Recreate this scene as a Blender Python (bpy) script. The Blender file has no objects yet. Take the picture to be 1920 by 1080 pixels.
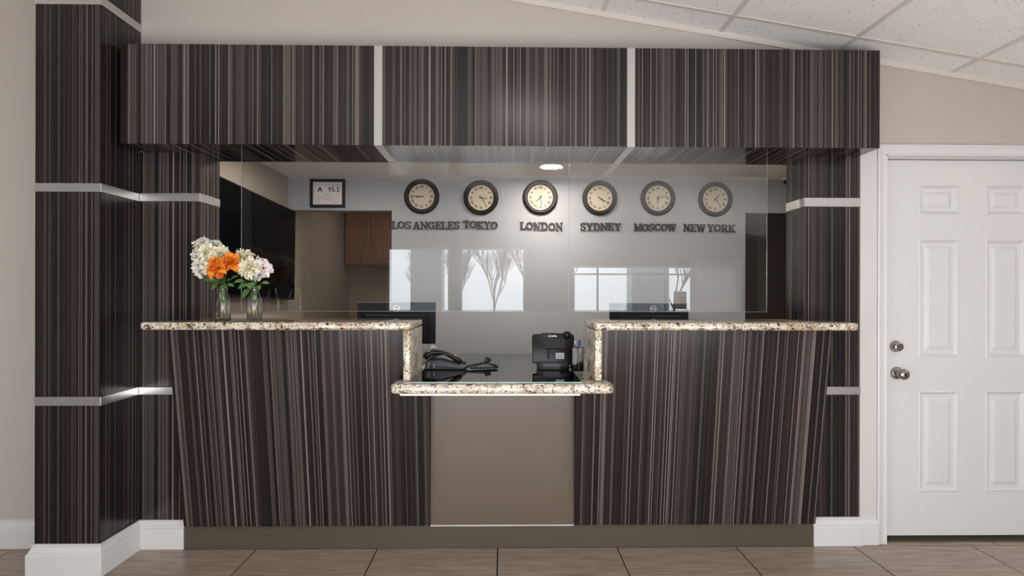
import bpy, bmesh, math, random
from mathutils import Vector, Matrix
random.seed(7)
PI = math.pi
SC = bpy.context.scene
COL = SC.collection

# ------------------------------------------------------------------ camera
CAMH = 1.355
cam_d = bpy.data.cameras.new('camera')
cam = bpy.data.objects.new('camera', cam_d)
COL.objects.link(cam)
th, ro = math.atan(0.016), 0.0022
fw = Vector((math.sin(th), math.cos(th), 0))
rt = Vector((math.cos(th), -math.sin(th), 0))
up = Vector((0, 0, 1))
r2 = rt*math.cos(ro) + up*math.sin(ro)
u2 = up*math.cos(ro) - rt*math.sin(ro)
cam.matrix_world = Matrix(((r2.x, u2.x, -fw.x, 0), (r2.y, u2.y, -fw.y, 0), (r2.z, u2.z, -fw.z, CAMH), (0, 0, 0, 1)))
cam_d.sensor_width = 36
cam_d.lens = 36*1067/1920
cam_d.shift_y = 7.5/1920
cam_d.clip_start = 0.05
SC.camera = cam

# ------------------------------------------------------------------ world, light, exposure
W = bpy.data.worlds.new('overcast_sky'); SC.world = W; W.use_nodes = True
bg = W.node_tree.nodes['Background']
bg.inputs[0].default_value = (0.88, 0.94, 1.0, 1); bg.inputs[1].default_value = 9.0
SC.view_settings.view_transform = 'Standard'
SC.view_settings.look = 'None'
SC.view_settings.gamma = 1
SC.view_settings.use_curve_mapping = False
SC.view_settings.exposure = 0.18
LAMP_TROFFER = 8.0      # ceiling panels of the lobby
LAMP_OFFICE = 230.0      # recessed lamps of the office
FILL_HALL = 40.0  # added lamp that brightens the hallway, its source unseen

def portal(name, loc, w, h, rz):
    l = bpy.data.lights.new(name, 'AREA'); l.shape = 'RECTANGLE'; l.size = w; l.size_y = h
    l.cycles.is_portal = True
    o = bpy.data.objects.new(name, l); COL.objects.link(o)
    o.location = loc; o.rotation_euler = (PI/2, 0, rz)     # rz = 0 faces +Y, into the room
    return o
WIN = [(-1.97, -0.90, 0.25, 2.11), (-0.73, 0.38, 0.25, 2.11), (1.19, 4.05, 0.75, 1.81)]
for x0, x1, z0, z1 in WIN: portal('window_portal', ((x0+x1)/2, -3.36, (z0+z1)/2), x1-x0, z1-z0, 0)
ADDED_SIDEW = (-2.7, -.5, .3, 2.15)      # windows added in both lobby side walls, outside the frame, for more daylight
portal('window_portal', (-4.36, -1.6, 1.225), 2.2, 1.85, -PI/2)
portal('window_portal', (4.46, -1.6, 1.225), 2.2, 1.85, PI/2)
# added fill light behind the camera, aimed up to brighten ceiling and walls
l = bpy.data.lights.new('added_bounce_light', 'AREA'); l.shape = 'RECTANGLE'; l.size = 4.0; l.size_y = 1.6; l.energy = 120; l.color = (1, .96, .935)
bl = bpy.data.objects.new('added_bounce_light', l); COL.objects.link(bl); bl.location = (.3, -.8, .50); bl.rotation_euler = (PI-.5, 0, 0)

# ------------------------------------------------------------------ materials
def mat(name, color=(.5, .5, .5), rough=.5, metal=0, spec=.5, **kw):
    m = bpy.data.materials.new(name); m.use_nodes = True
    b = m.node_tree.nodes['Principled BSDF']
    b.inputs['Base Color'].default_value = (*color, 1)
    b.inputs['Roughness'].default_value = rough
    b.inputs['Metallic'].default_value = metal
    b.inputs['Specular IOR Level'].default_value = spec
    for k, v in kw.items(): b.inputs[k.replace('_', ' ')].default_value = v
    return m
class NT:
    def __init__(s, m): s.t = m.node_tree; s.b = s.t.nodes.get('Principled BSDF')
    def n(s, typ, **kw):
        x = s.t.nodes.new('ShaderNode'+typ)
        for k, v in kw.items(): setattr(x, k, v)
        return x
    def l(s, a, b): s.t.links.new(a, b)
    def math(s, op, a, b=None, c=None):
        x = s.n('Math', operation=op)
        for i, v in enumerate((a, b, c)):
            if v is None: continue
            if isinstance(v, (int, float)): x.inputs[i].default_value = v
            else: s.l(v, x.inputs[i])
        return x.outputs[0]
    def ramp(s, fac, stops, interp='LINEAR'):
        r = s.n('ValToRGB'); r.color_ramp.interpolation = interp
        e = r.color_ramp.elements
        while len(e) < len(stops): e.new(0.5)
        for i, (p, c) in enumerate(stops):
            e[i].position = p; e[i].color = (*c, 1)
        s.l(fac, r.inputs[0]); return r.outputs[0]
    def mix(s, f, a, b, mode='MIX'):
        x = s.n('Mix', data_type='RGBA', blend_type=mode)
        for i, v in ((0, f), (6, a), (7, b)):
            if isinstance(v, (int, float)): x.inputs[i].default_value = v
            elif isinstance(v, tuple): x.inputs[i].default_value = (*v, 1)
            else: s.l(v, x.inputs[i])
        return x.outputs[2]
    def noise(s, vec, scale, detail=3, rough=.5, dim='3D', dist=0):
        x = s.n('TexNoise', noise_dimensions=dim)
        x.inputs['Scale'].default_value = scale; x.inputs['Detail'].default_value = detail
        x.inputs['Roughness'].default_value = rough; x.inputs['Distortion'].default_value = dist
        if vec is not None: s.l(vec, x.inputs['W' if dim == '1D' else 'Vector'])
        return x.outputs['Fac']
    def obj(s): return s.n('TexCoord').outputs['Object']
    def mapping(s, vec, scale=(1, 1, 1), rot=(0, 0, 0), loc=(0, 0, 0)):
        m = s.n('Mapping'); m.inputs['Scale'].default_value = scale; m.inputs['Rotation'].default_value = rot; m.inputs['Location'].default_value = loc
        s.l(vec, m.inputs[0]); return m.outputs[0]
    def bump(s, h, strength, dist=.001):
        x = s.n('Bump'); x.inputs['Strength'].default_value = strength; x.inputs['Distance'].default_value = dist
        s.l(h, x.inputs['Height']); s.l(x.outputs[0], s.b.inputs['Normal'])

def paint(name, c, bump=.25, scale=180, rough=.55):
    m = mat(name, c, rough, spec=.35); t = NT(m); v = t.obj()
    f = t.noise(v, 1.3, 3)
    t.l(t.mix(t.math('MULTIPLY', f, .35), tuple(x*1.03 for x in c), tuple(x*.88 for x in c)), t.b.inputs['Base Color'])
    t.bump(t.noise(v, scale, 2), bump)
    return m

def stripe(name, shift=0.0, gain=1.0, rough=.22):
    m = mat(name, (.05, .05, .05), rough, spec=.36); t = NT(m)
    tc = t.n('TexCoord'); sp = t.n('SeparateXYZ'); t.l(tc.outputs['Object'], sp.inputs[0])
    sn = t.n('SeparateXYZ'); t.l(tc.outputs['Normal'], sn.inputs[0])
    side = t.math('GREATER_THAN', t.math('ABSOLUTE', sn.outputs[0]), .7)
    mx = t.n('Mix', data_type='FLOAT'); t.l(side, mx.inputs[0]); t.l(sp.outputs[0], mx.inputs[2]); t.l(sp.outputs[1], mx.inputs[3])
    u = t.math('ADD', mx.outputs[0], 13.37+shift)
    def vor(scale):
        x = t.n('TexVoronoi', voronoi_dimensions='1D', feature='F1'); x.inputs['Scale'].default_value = scale
        t.l(u, x.inputs['W']); s = t.n('SeparateColor'); t.l(x.outputs['Color'], s.inputs[0]); return s.outputs
    g = gain
    a = vor(48); b = vor(110); c = vor(300)
    base = t.ramp(a[0], [(0, (.006*g, .007*g, .008*g)), (.22, (.015*g, .010*g, .010*g)), (.45, (.024*g, .016*g, .015*g)), (.70, (.052*g, .040*g, .040*g)), (.84, (.11*g, .092*g, .086*g)), (.95, (.10*g, .10*g, .085*g))], 'CONSTANT')
    med = t.ramp(b[1], [(0, (.006*g, .006*g, .007*g)), (.40, (.016*g, .010*g, .010*g)), (.64, (.038*g, .029*g, .029*g)), (.84, (.11*g, .092*g, .083*g)), (.95, (.12*g, .12*g, .105*g))], 'CONSTANT')
    col = t.mix(.52, base, med)
    line = t.math('GREATER_THAN', c[2], .93)
    col = t.mix(t.math('MULTIPLY', line, .6), col, (.30*g, .265*g, .25*g))
    dark = t.math('LESS_THAN', c[1], .28)
    col = t.mix(t.math('MULTIPLY', dark, .55), col, (.008, .007, .007))
    col = t.mix(1.0, col, (1.03, .96, .94), 'MULTIPLY')
    # a broad drift of tone across the sheet
    dr = t.noise(u, 1.7, 1, dim='1D')
    col = t.mix(t.math('MULTIPLY', dr, .2), col, (.03, .024, .022))
    t.l(col, t.b.inputs['Base Color'])
    return m

M = {}
M['wall'] = paint('wall_paint_beige', (.47, .432, .398))
M['wall_side'] = paint('wall_paint_greige', (.42, .40, .38))
M['office_blue'] = paint('wall_paint_grey_blue', (.37, .385, .41))
M['wall_front'] = paint('wall_paint_taupe_dark', (.16, .15, .14))
M['office_beige'] = paint('wall_paint_office_beige', (.42, .375, .32))
M['hall'] = paint('wall_paint_hall', (.36, .30, .24))
M['popcorn'] = paint('ceiling_popcorn', (.80, .77, .73), 1.0, 90, .8)
M['white'] = paint('white_gloss_paint', (.64, .63, .625), .08, 60, .32)
M['offwhite'] = paint('offwhite_trim', (.60, .575, .56), .1, 60, .4)
M['core'] = mat('dark_core', (.02, .018, .017), .6)
M['grout'] = mat('grout_dark', (.012, .010, .009), .9)
M['st'] = stripe('striped_laminate')
M['st2'] = stripe('striped_laminate_shift', 4.1)
M['st3'] = stripe('striped_laminate_column', 9.7, .8)
M['stu'] = stripe('striped_laminate_underside', 2.2, 1.0, .10)
M['brown'] = paint('taupe_brown_laminate', (.118, .088, .067), .05, 60, .3)
M['plinth'] = paint('plinth_brown', (.085, .070, .052), .05, 60, .28)

m = mat('brushed_metal', (.62, .61, .60), .34, 1); t = NT(m)
f = t.noise(t.mapping(t.obj(), (4, 4, 400)), 3, 2)
t.l(t.ramp(f, [(.3, (.55, .54, .53)), (.7, (.72, .71, .70))]), t.b.inputs['Base Color']); M['band'] = m
m = mat('satin_nickel', (.36, .33, .30), .25, 1); M['nickel'] = m
M['bandw'] = mat('satin_aluminium_strip', (.44, .43, .415), .35, .35)
M['chrome'] = mat('polished_metal', (.8, .8, .8), .12, 1)

m = mat('granite', (.6, .52, .4), .06, spec=.6); t = NT(m)
v = t.obj()
vs = t.mapping(v, (1, 1, 1.0), (0.5, .5, .6))
va = t.mapping(vs, (1, .45, 1))
base = t.ramp(t.noise(v, 22, 4, .6), [(.3, (.33, .24, .13)), (.42, (.58, .50, .37)), (.58, (.74, .68, .58)), (.75, (.45, .34, .19))])
warm = t.noise(v, 9, 3)
base = t.mix(t.ramp(warm, [(.5, (0, 0, 0)), (.68, (.8, .8, .8))]), base, (.36, .235, .12))
n1 = t.noise(va, 95, 3, .65, dist=1.2)
n2 = t.noise(va, 38, 4, .7, dist=.8)
k1 = t.ramp(n1, [(.555, (0, 0, 0)), (.585, (1, 1, 1))])
k2 = t.ramp(n2, [(.575, (0, 0, 0)), (.61, (1, 1, 1))])
col = t.mix(k2, base, (.10, .055, .03))
col = t.mix(k1, col, (.022, .016, .013))
n3 = t.noise(v, 150, 2)
col = t.mix(t.ramp(n3, [(.63, (0, 0, 0)), (.68, (.7, .7, .7))]), col, (.80, .77, .70))
t.l(col, t.b.inputs['Base Color']); M['granite'] = m

m = mat('floor_tile_porcelain', (.3, .25, .2), .28, spec=.5); t = NT(m)
oi = t.n('ObjectInfo'); v = t.obj()
add = t.n('VectorMath', operation='ADD'); t.l(v, add.inputs[0])
sc = t.n('VectorMath', operation='SCALE'); t.l(oi.outputs['Location'], sc.inputs[0]); sc.inputs['Scale'].default_value = 3.7
t.l(sc.outputs[0], add.inputs[1])
g = t.noise(t.mapping(add.outputs[0], (1.6, 16, 1)), 3.0, 5, .65, dist=.6)
col = t.ramp(g, [(.3, (.225, .165, .128)), (.48, (.325, .252, .202)), (.62, (.40, .325, .27)), (.75, (.30, .23, .18))])
t.l(col, t.b.inputs['Base Color']); t.bump(g, .06); M['tile'] = m

m = mat('ceiling_tile_fissured', (.7, .68, .65), .9, spec=.1); t = NT(m)
oi = t.n('ObjectInfo'); v = t.obj(); add = t.n('VectorMath', operation='ADD'); t.l(v, add.inputs[0]); t.l(oi.outputs['Location'], add.inputs[1])
vo = t.n('TexVoronoi'); vo.inputs['Scale'].default_value = 34; t.l(add.outputs[0], vo.inputs['Vector'])
sc_ = t.n('SeparateColor'); t.l(vo.outputs['Color'], sc_.inputs[0])
dots = t.math('MULTIPLY', t.math('LESS_THAN', vo.outputs['Distance'], .13), t.math('GREATER_THAN', sc_.outputs[0], .45))
fine = t.noise(add.outputs[0], 160, 2)
c0 = t.ramp(fine, [(.35, (.74, .73, .72)), (.6, (.82, .81, .80))])
t.l(t.mix(t.math('MULTIPLY', dots, .8), c0, (.27, .20, .16)), t.b.inputs['Base Color']); t.bump(fine, .5); M['ctile'] = m
M['grid'] = mat('ceiling_grid_metal', (.62, .57, .53), .35, 0)

M['black'] = mat('black_plastic', (.008, .007, .007), .35, spec=.35)
M['blackmat'] = mat('matte_black', (.006, .006, .008), .45, spec=.3)
M['screen'] = mat('dark_screen', (.001, .001, .002), .4, spec=.04)
M['darkbrown'] = mat('dark_brown_door', (.022, .016, .012), .45)
M['phone'] = mat('phone_charcoal', (.045, .05, .06), .35)
M['phone2'] = mat('phone_black', (.006, .005, .005), .3, spec=.35)
M['key'] = mat('phone_keys', (.16, .15, .15), .5)
M['lcd'] = mat('phone_display', (.22, .19, .18), .2)
M['paper'] = mat('paper_white', (.78, .74, .74), .7)
M['ink'] = mat('ink_black', (.02, .02, .02), .7)
M['inkgrey'] = mat('ink_grey', (.30, .28, .28), .7)
M['logo'] = mat('logo_white', (.75, .75, .76), .5)
M['label'] = mat('sticker_grey', (.42, .44, .5), .5)
M['bronze'] = mat('clock_rim_dark_wood', (.013, .009, .008), .45, spec=.3)
M['letter'] = mat('dark_wood_letters', (.030, .022, .019), .6)
m = mat('clock_dial', (.62, .55, .42), .6); M['dial'] = m
M['num'] = mat('dial_numerals', (.07, .05, .04), .7)
M['stem'] = mat('flower_stem_green', (.06, .12, .035), .5)
m = mat('leaf_green', (.06, .15, .035), .45); t = NT(m)
t.l(t.ramp(t.noise(t.obj(), 60, 2), [(.3, (.045, .13, .025)), (.7, (.14, .30, .07))]), t.b.inputs['Base Color']); M['leaf'] = m
def petal_mat(name, a, b, c=None):
    m = mat(name, a, .6, spec=.2, Subsurface_Weight=0.0); t = NT(m)
    f = t.noise(t.obj(), 70, 2)
    c_ = t.ramp(f, [(.3, a), (.7, b)]); t.l(c_, t.b.inputs['Base Color'])
    tl = t.n('BsdfTranslucent'); t.l(c_, tl.inputs[0]); ms = t.n('MixShader'); ms.inputs[0].default_value = .12
    t.l(t.b.outputs[0], ms.inputs[1]); t.l(tl.outputs[0], ms.inputs[2]); t.l(ms.outputs[0], m.node_tree.nodes['Material Output'].inputs[0])
    return m
M['pwhite'] = petal_mat('petal_white', (.78, .76, .66), (.92, .90, .84))
M['pcream'] = petal_mat('petal_cream', (.84, .79, .56), (.92, .89, .74))
M['porange'] = petal_mat('petal_orange', (.88, .15, .01), (.97, .46, .06))
M['porange2'] = petal_mat('petal_orange_deep', (.72, .09, .01), (.92, .30, .03))
M['ppink'] = petal_mat('petal_pink_white', (.80, .71, .70), (.90, .86, .83))
M['pred'] = petal_mat('petal_wine', (.35, .02, .05), (.5, .06, .1))
M['bark'] = mat('tree_bark', (.10, .085, .075), .9)
M['ground'] = mat('pavement_grey', (.42, .41, .40), .9)
M['porch'] = paint('porch_paint_grey', (.62, .66, .68))
M['porchw'] = paint('porch_beam_white', (.85, .83, .80))

m = mat('wood_red_brown', (.2, .09, .05), .4); t = NT(m)
g = t.noise(t.mapping(t.obj(), (14, 14, 1.2)), 4, 4, dist=.5)
t.l(t.ramp(g, [(.3, (.17, .075, .035)), (.7, (.29, .14, .07))]), t.b.inputs['Base Color']); M['wood'] = m

def thin_glass(name, tint=(1, 1, 1), ior=1.5, extra=0.0):
    m = bpy.data.materials.new(name); m.use_nodes = True; t = NT(m)
    for x in list(m.node_tree.nodes): m.node_tree.nodes.remove(x)
    out = t.n('OutputMaterial'); mx = t.n('MixShader'); tr = t.n('BsdfTransparent'); gl = t.n('BsdfGlossy'); fr = t.n('Fresnel')
    tr.inputs[0].default_value = (*tint, 1); gl.inputs['Roughness'].default_value = 0.0; fr.inputs[0].default_value = ior
    f = t.math('ADD', fr.outputs[0], extra)
    t.l(f, mx.inputs[0]); t.l(tr.outputs[0], mx.inputs[1]); t.l(gl.outputs[0], mx.inputs[2]); t.l(mx.outputs[0], out.inputs[0])
    return m
M['acrylic'] = thin_glass('clear_acrylic', (.97, .97, .97), 1.5)
M['winglass'] = thin_glass('window_glass', (.97, .98, .98), 1.3)
M['edge'] = mat('acrylic_edge', (.34, .35, .34), .15)
M['smoke'] = thin_glass('smoked_acrylic', (.62, .60, .60), 1.4)
M['gedge'] = mat('green_glass_edge', (.10, .20, .15), .08, spec=.9)
m = mat('desk_glass', (.16, .20, .17), .02, spec=.6, Transmission_Weight=0.0)
M['dglass'] = m
t = NT(m)   # tinted protective glass over granite: thin coat look
for x in list(m.node_tree.nodes):
    if x.name != 'Principled BSDF' and x.type != 'OUTPUT_MATERIAL': m.node_tree.nodes.remove(x)
M['dglass'] = thin_glass('desk_glass_green', (.58, .66, .60), 1.6, .14)
M['glass'] = mat('vase_glass', (1, 1, 1), .01, Transmission_Weight=1.0, IOR=1.45)

def emit(name, c, s):
    m = mat(name, (.8, .8, .8), .5)
    b = m.node_tree.nodes['Principled BSDF']; b.inputs['Emission Color'].default_value = (*c, 1); b.inputs['Emission Strength'].default_value = s
    return m
M['troffer'] = emit('troffer_diffuser_lit', (1, .90, .80), LAMP_TROFFER)
M['lamp'] = emit('recessed_lamp_lit', (1, .90, .78), LAMP_OFFICE)
M['hall_fill'] = emit('hall_fill_lit', (1, .86, .70), FILL_HALL)
m = mat('sheer_curtain', (.8, .78, .77), .8); t = NT(m)
tl_ = t.n('BsdfTranslucent'); tl_.inputs[0].default_value = (.8, .78, .77, 1); ms = t.n('MixShader'); ms.inputs[0].default_value = .7
t.l(t.b.outputs[0], ms.inputs[1]); t.l(tl_.outputs[0], ms.inputs[2]); t.l(ms.outputs[0], m.node_tree.nodes['Material Output'].inputs[0]); M['curtain'] = m
M['pen_purple'] = mat('pen_purple', (.12, .05, .32), .35)
M['pen_green'] = mat('pen_green', (.16, .42, .05), .35)
M['pen_yellow'] = mat('pen_yellow', (.65, .55, .05), .35)
M['pen_blue'] = mat('pen_blue', (.03, .06, .30), .35)
M['pen_white'] = mat('pen_white', (.7, .7, .72), .35)
M['pen_lilac'] = mat('pen_lilac', (.40, .33, .5), .35)
M['orange'] = mat('orange_print', (.8, .28, .1), .6)

# ------------------------------------------------------------------ mesh helpers
class MB:
    def __init__(s): s.bm = bmesh.new()
    def box(s, x0, x1, y0, y1, z0, z1, bev=0, seg=2, rot=None, piv=None):
        r = bmesh.ops.create_cube(s.bm, size=1)
        vs = r['verts']
        for v in vs:
            v.co = Vector(((x0+x1)/2 + v.co.x*(x1-x0), (y0+y1)/2 + v.co.y*(y1-y0), (z0+z1)/2 + v.co.z*(z1-z0)))
        if bev:
            es = list({e for v in vs for e in v.link_edges})
            rr = bmesh.ops.bevel(s.bm, geom=es, offset=bev, segments=seg, profile=.5, affect='EDGES')
            vs = rr['verts']
        if rot:
            bmesh.ops.rotate(s.bm, verts=list(vs), cent=piv or ((x0+x1)/2, (y0+y1)/2, (z0+z1)/2), matrix=rot)
        return s
    def poly(s, pts, plane, a0, a1, bev=0, seg=3, f0=None, f1=None):
        """extrude a 2-D outline; plane 'xz' extrudes along y, 'xy' along z, 'yz' along x; f0/f1: depth functions of the point"""
        def P(p, a):
            return {'xz': (p[0], a, p[1]), 'xy': (p[0], p[1], a), 'yz': (a, p[0], p[1])}[plane]
        A = [s.bm.verts.new(P(p, f0(p) if f0 else a0)) for p in pts]
        B = [s.bm.verts.new(P(p, f1(p) if f1 else a1)) for p in pts]
        n = len(pts); fs = [s.bm.faces.new(A), s.bm.faces.new(B[::-1])]
        for i in range(n):
            fs.append(s.bm.faces.new((A[i], B[i], B[(i+1) % n], A[(i+1) % n])))
        bmesh.ops.recalc_face_normals(s.bm, faces=fs)
        if bev:
            es = list({e for f in fs for e in f.edges})
            bmesh.ops.bevel(s.bm, geom=es, offset=bev, segments=seg, profile=.5, affect='EDGES', clamp_overlap=True)
        return s
    def lathe(s, prof, n=32, c=(0, 0, 0), axis='z', close=False):
        rings = []
        for r, h in prof:
            if r < 1e-6:
                p = {'z': (c[0], c[1], c[2]+h), 'y': (c[0], c[1]+h, c[2]), 'x': (c[0]+h, c[1], c[2])}[axis]
                rings.append([s.bm.verts.new(p)])
            else:
                R = []
                for i in range(n):
                    a = 2*PI*i/n; u, v = r*math.cos(a), r*math.sin(a)
                    p = {'z': (c[0]+u, c[1]+v, c[2]+h), 'y': (c[0]+u, c[1]+h, c[2]+v), 'x': (c[0]+h, c[1]+u, c[2]+v)}[axis]
                    R.append(s.bm.verts.new(p))
                rings.append(R)
        fs = []
        if close: rings.append(rings[0])
        for A, B in zip(rings, rings[1:]):
            for i in range(n):
                j = (i+1) % n
                if len(A) == 1 and len(B) == 1: continue
                if len(A) == 1: q = (A[0], B[i], B[j])
                elif len(B) == 1: q = (A[i], B[0], A[j])
                else: q = (A[i], B[i], B[j], A[j])
                fs.append(s.bm.faces.new(q))
        bmesh.ops.recalc_face_normals(s.bm, faces=fs)
        return s
    def tube(s, pts, r, n=8, rb=None, flat=1.0):
        pts = [Vector(p) for p in pts]; rings = []
        ref = Vector((0, 0, 1))
        for i, p in enumerate(pts):
            d = (pts[min(i+1, len(pts)-1)] - pts[max(i-1, 0)]).normalized()
            a = d.cross(ref)
            if a.length < .05: a = d.cross(Vector((0, 1, 0)))
            a.normalize(); b = a.cross(d).normalized()
            rr = r[i] if isinstance(r, (list, tuple)) else (r + (rb-r)*i/(len(pts)-1) if rb is not None else r)
            rings.append([s.bm.verts.new(p + a*rr*math.cos(2*PI*k/n) + b*rr*flat*math.sin(2*PI*k/n)) for k in range(n)])
        fs = []
        for A, B in zip(rings, rings[1:]):
            for k in range(n): fs.append(s.bm.faces.new((A[k], A[(k+1) % n], B[(k+1) % n], B[k])))
        fs.append(s.bm.faces.new(rings[0][::-1])); fs.append(s.bm.faces.new(rings[-1]))
        bmesh.ops.recalc_face_normals(s.bm, faces=fs)
        return s
    def quad(s, *p):
        s.bm.faces.new([s.bm.verts.new(q) for q in p]); return s
    def mesh(s, me, mtx=None):
        n0 = len(s.bm.verts); s.bm.from_mesh(me); s.bm.verts.ensure_lookup_table()
        if mtx is not None:
            for v in s.bm.verts[n0:]: v.co = mtx @ v.co
        return s
    def build(s, name, m, parent=None, smooth=False, local=False, kind=None, loc=None):
        me = bpy.data.meshes.new(name)
        s.bm.to_mesh(me); s.bm.free()
        o = bpy.data.objects.new(name, me); COL.objects.link(o)
        me.materials.append(m)
        if parent is not None:
            o.parent = parent
            if not local:
                off = Vector(parent.location)
                pp = parent.parent
                while pp is not None: off += Vector(pp.location); pp = pp.parent
                me.transform(Matrix.Translation(-off))
        elif loc is not None:
            me.transform(Matrix.Translation(-Vector(loc))); o.location = loc
        if smooth:
            for p in me.polygons: p.use_smooth = True
            if smooth == 'auto':
                me.set_sharp_from_angle(angle=math.radians(40))
        if kind: o['kind'] = kind
        return o

def thing(name, label, cat, loc=(0, 0, 0), group=None, rot=None):
    o = bpy.data.objects.new(name, None); COL.objects.link(o); o.location = loc
    o.empty_display_size = .05
    if rot: o.rotation_euler = rot
    o['label'] = label; o['category'] = cat
    if group: o['group'] = group
    return o
def tag(o, label, cat, group=None):
    o['label'] = label; o['category'] = cat
    if group: o['group'] = group
    return o
def struct(o): o['kind'] = 'structure'; return o
def reorigin(o, loc):
    o.data.transform(Matrix.Translation(-Vector(loc))); o.location = loc; return o

def text_mesh(txt, size=1.0, extrude=0.0, bold=0.0, align='CENTER'):
    cu = bpy.data.curves.new('txt', 'FONT'); cu.body = txt; cu.size = size; cu.extrude = extrude; cu.offset = bold
    cu.align_x = align; cu.align_y = 'CENTER'; cu.resolution_u = 3
    o = bpy.data.objects.new('txt', cu); COL.objects.link(o)
    bpy.context.view_layer.update()
    me = bpy.data.meshes.new_from_object(o.evaluated_get(bpy.context.evaluated_depsgraph_get()))
    bpy.data.objects.remove(o); bpy.data.curves.remove(cu)
    return me
FACE_CAM = Matrix.Rotation(PI/2, 4, 'X')      # text plane XY -> XZ, facing -Y

# ------------------------------------------------------------------ shell
YW = 3.05           # lobby face of the counter wall
def wallbox(name, boxes, m, center=None):
    b = MB()
    for bx in boxes: b.box(*bx)
    return struct(b.build(name, m))

# floor with tiles
fl = struct(MB().box(-4.4, 4.5, -3.4, 7.1, -.12, -.004).build('floor', M['grout']))
TS = .6345
tile_me = None
def floor_tiles():
    global tile_me
    x0 = -.025 - 7*TS
    rows = [3.015 - k*TS for k in range(0, 11)]
    for ri, ytop in enumerate(rows):
        for ci in range(15):
            xa = x0 + ci*TS; xb = xa+TS
            if xa > 4.3: break
            if ytop - TS < -3.4 and False: continue
            if tile_me is None:
                b = MB().box(-TS/2+.0032, TS/2-.0032, -TS/2+.0032, TS/2-.0032, -.008, 0, bev=.0012, seg=1)
                o = b.build('tile', M['tile'], fl, local=True); tile_me = o.data
            else:
                o = bpy.data.objects.new('tile', tile_me); COL.objects.link(o); o.parent = fl
            o.location = ((xa+xb)/2, ytop-TS/2, 0)
    for ri in range(6):           # rows behind the counter and under the door, set off by a quarter tile
        for ci in range(14):
            xa = x0 + TS*.25 + ci*TS
            if xa > 4.0: break
            o = bpy.data.objects.new('tile', tile_me); COL.objects.link(o); o.parent = fl
            o.location = (xa+TS/2, 3.015+TS/2+ri*TS, 0)
floor_tiles()

# raked tile ceiling
CZ, CS = 2.947, -.1625       # z = CZ + CS*x
def cz(x): return CZ + CS*x
slab = MB().poly([(-4.4, cz(-4.4)+.012), (4.5, cz(4.5)+.012), (4.5, cz(4.5)+.2), (-4.4, cz(-4.4)+.2)], 'xz', -3.4, 3.2)
ceil = struct(slab.build('ceiling', M['grid']))
ang = math.atan(-CS)
xl = [.533 + .632*k for k in range(-8, 7)]
yl = [3.05, 2.864] + [2.864-.632*k for k in range(1, 11)]
TROF = [(-1, 4), (5, 3), (-8, 3)]       # grid cells taken by light panels; the outer two are added for brightness
ctm = {}
for i in range(len(xl)-1):
    for j in range(len(yl)-1):
        xa, xb, ya, yb = xl[i], xl[i+1], yl[j+1], yl[j]
        if ya < -3.35: continue
        if (i-8, j) in TROF: continue
        key = j == 0
        L = (xb-xa)/math.cos(ang)
        if key not in ctm:
            b = MB().box(-L/2+.010, L/2-.010, -(yb-ya)/2+.010, (yb-ya)/2-.010, .0, .012)
            o = b.build('ceiling_tile', M['ctile'], ceil, local=True); ctm[key] = o.data
        else:
            o = bpy.data.objects.new('ceiling_tile', ctm[key]); COL.objects.link(o); o.parent = ceil
        xm = (xa+xb)/2
        o.location = (xm, (ya+yb)/2, cz(xm)); o.rotation_euler = (0, ang, 0)
for x in xl:
    z = cz(x)
    MB().poly([(x-.012, z+.0025-.004), (x+.012, z-.0015-.004), (x+.012, z+.012), (x-.012, z+.012)], 'xz', -3.35, 3.05).build('grid_bar', M['grid'], ceil)
for y in yl[1:]:
    MB().poly([(xl[0], cz(xl[0])-.004), (xl[-1], cz(xl[-1])-.004), (xl[-1], cz(xl[-1])+.012), (xl[0], cz(xl[0])+.012)], 'xz', y-.012, y+.012).build('grid_bar', M['grid'], ceil)
MB().poly([(xl[0], cz(xl[0])-.03), (xl[-1], cz(xl[-1])-.03), (xl[-1], cz(xl[-1])+.01), (xl[0], cz(xl[0])+.01)], 'xz', YW-.012, YW).build('wall_angle', M['grid'], ceil)
TL = ['in front of the counter middle', 'added for light above the white door side', 'added for light at the far left side']
for k, (i, j) in enumerate(TROF):
    xa, xb, ya, yb = xl[i+8], xl[i+9], yl[j+1], yl[j]; xm = (xa+xb)/2; ym = (ya+yb)/2
    r = thing('ceiling_light', 'square recessed light panel in the tiled lobby ceiling, ' + TL[k], 'light', (xm, ym, cz(xm)), 'lobby ceiling light panels', rot=(0, ang, 0))
    L = (xb-xa)/2/math.cos(ang); b = MB()
    for a in ((-L+.01, -L+.04, -.306, .306), (L-.04, L-.01, -.306, .306), (-L+.04, L-.04, -.306, -.276), (-L+.04, L-.04, .276, .306)):
        b.box(*a, -.004, .010)
    b.build('frame', M['white'], r, local=True)
    MB().box(-L+.04, L-.04, -.276, .276, .002, .010).build('diffuser', M['troffer'], r, local=True)

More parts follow.
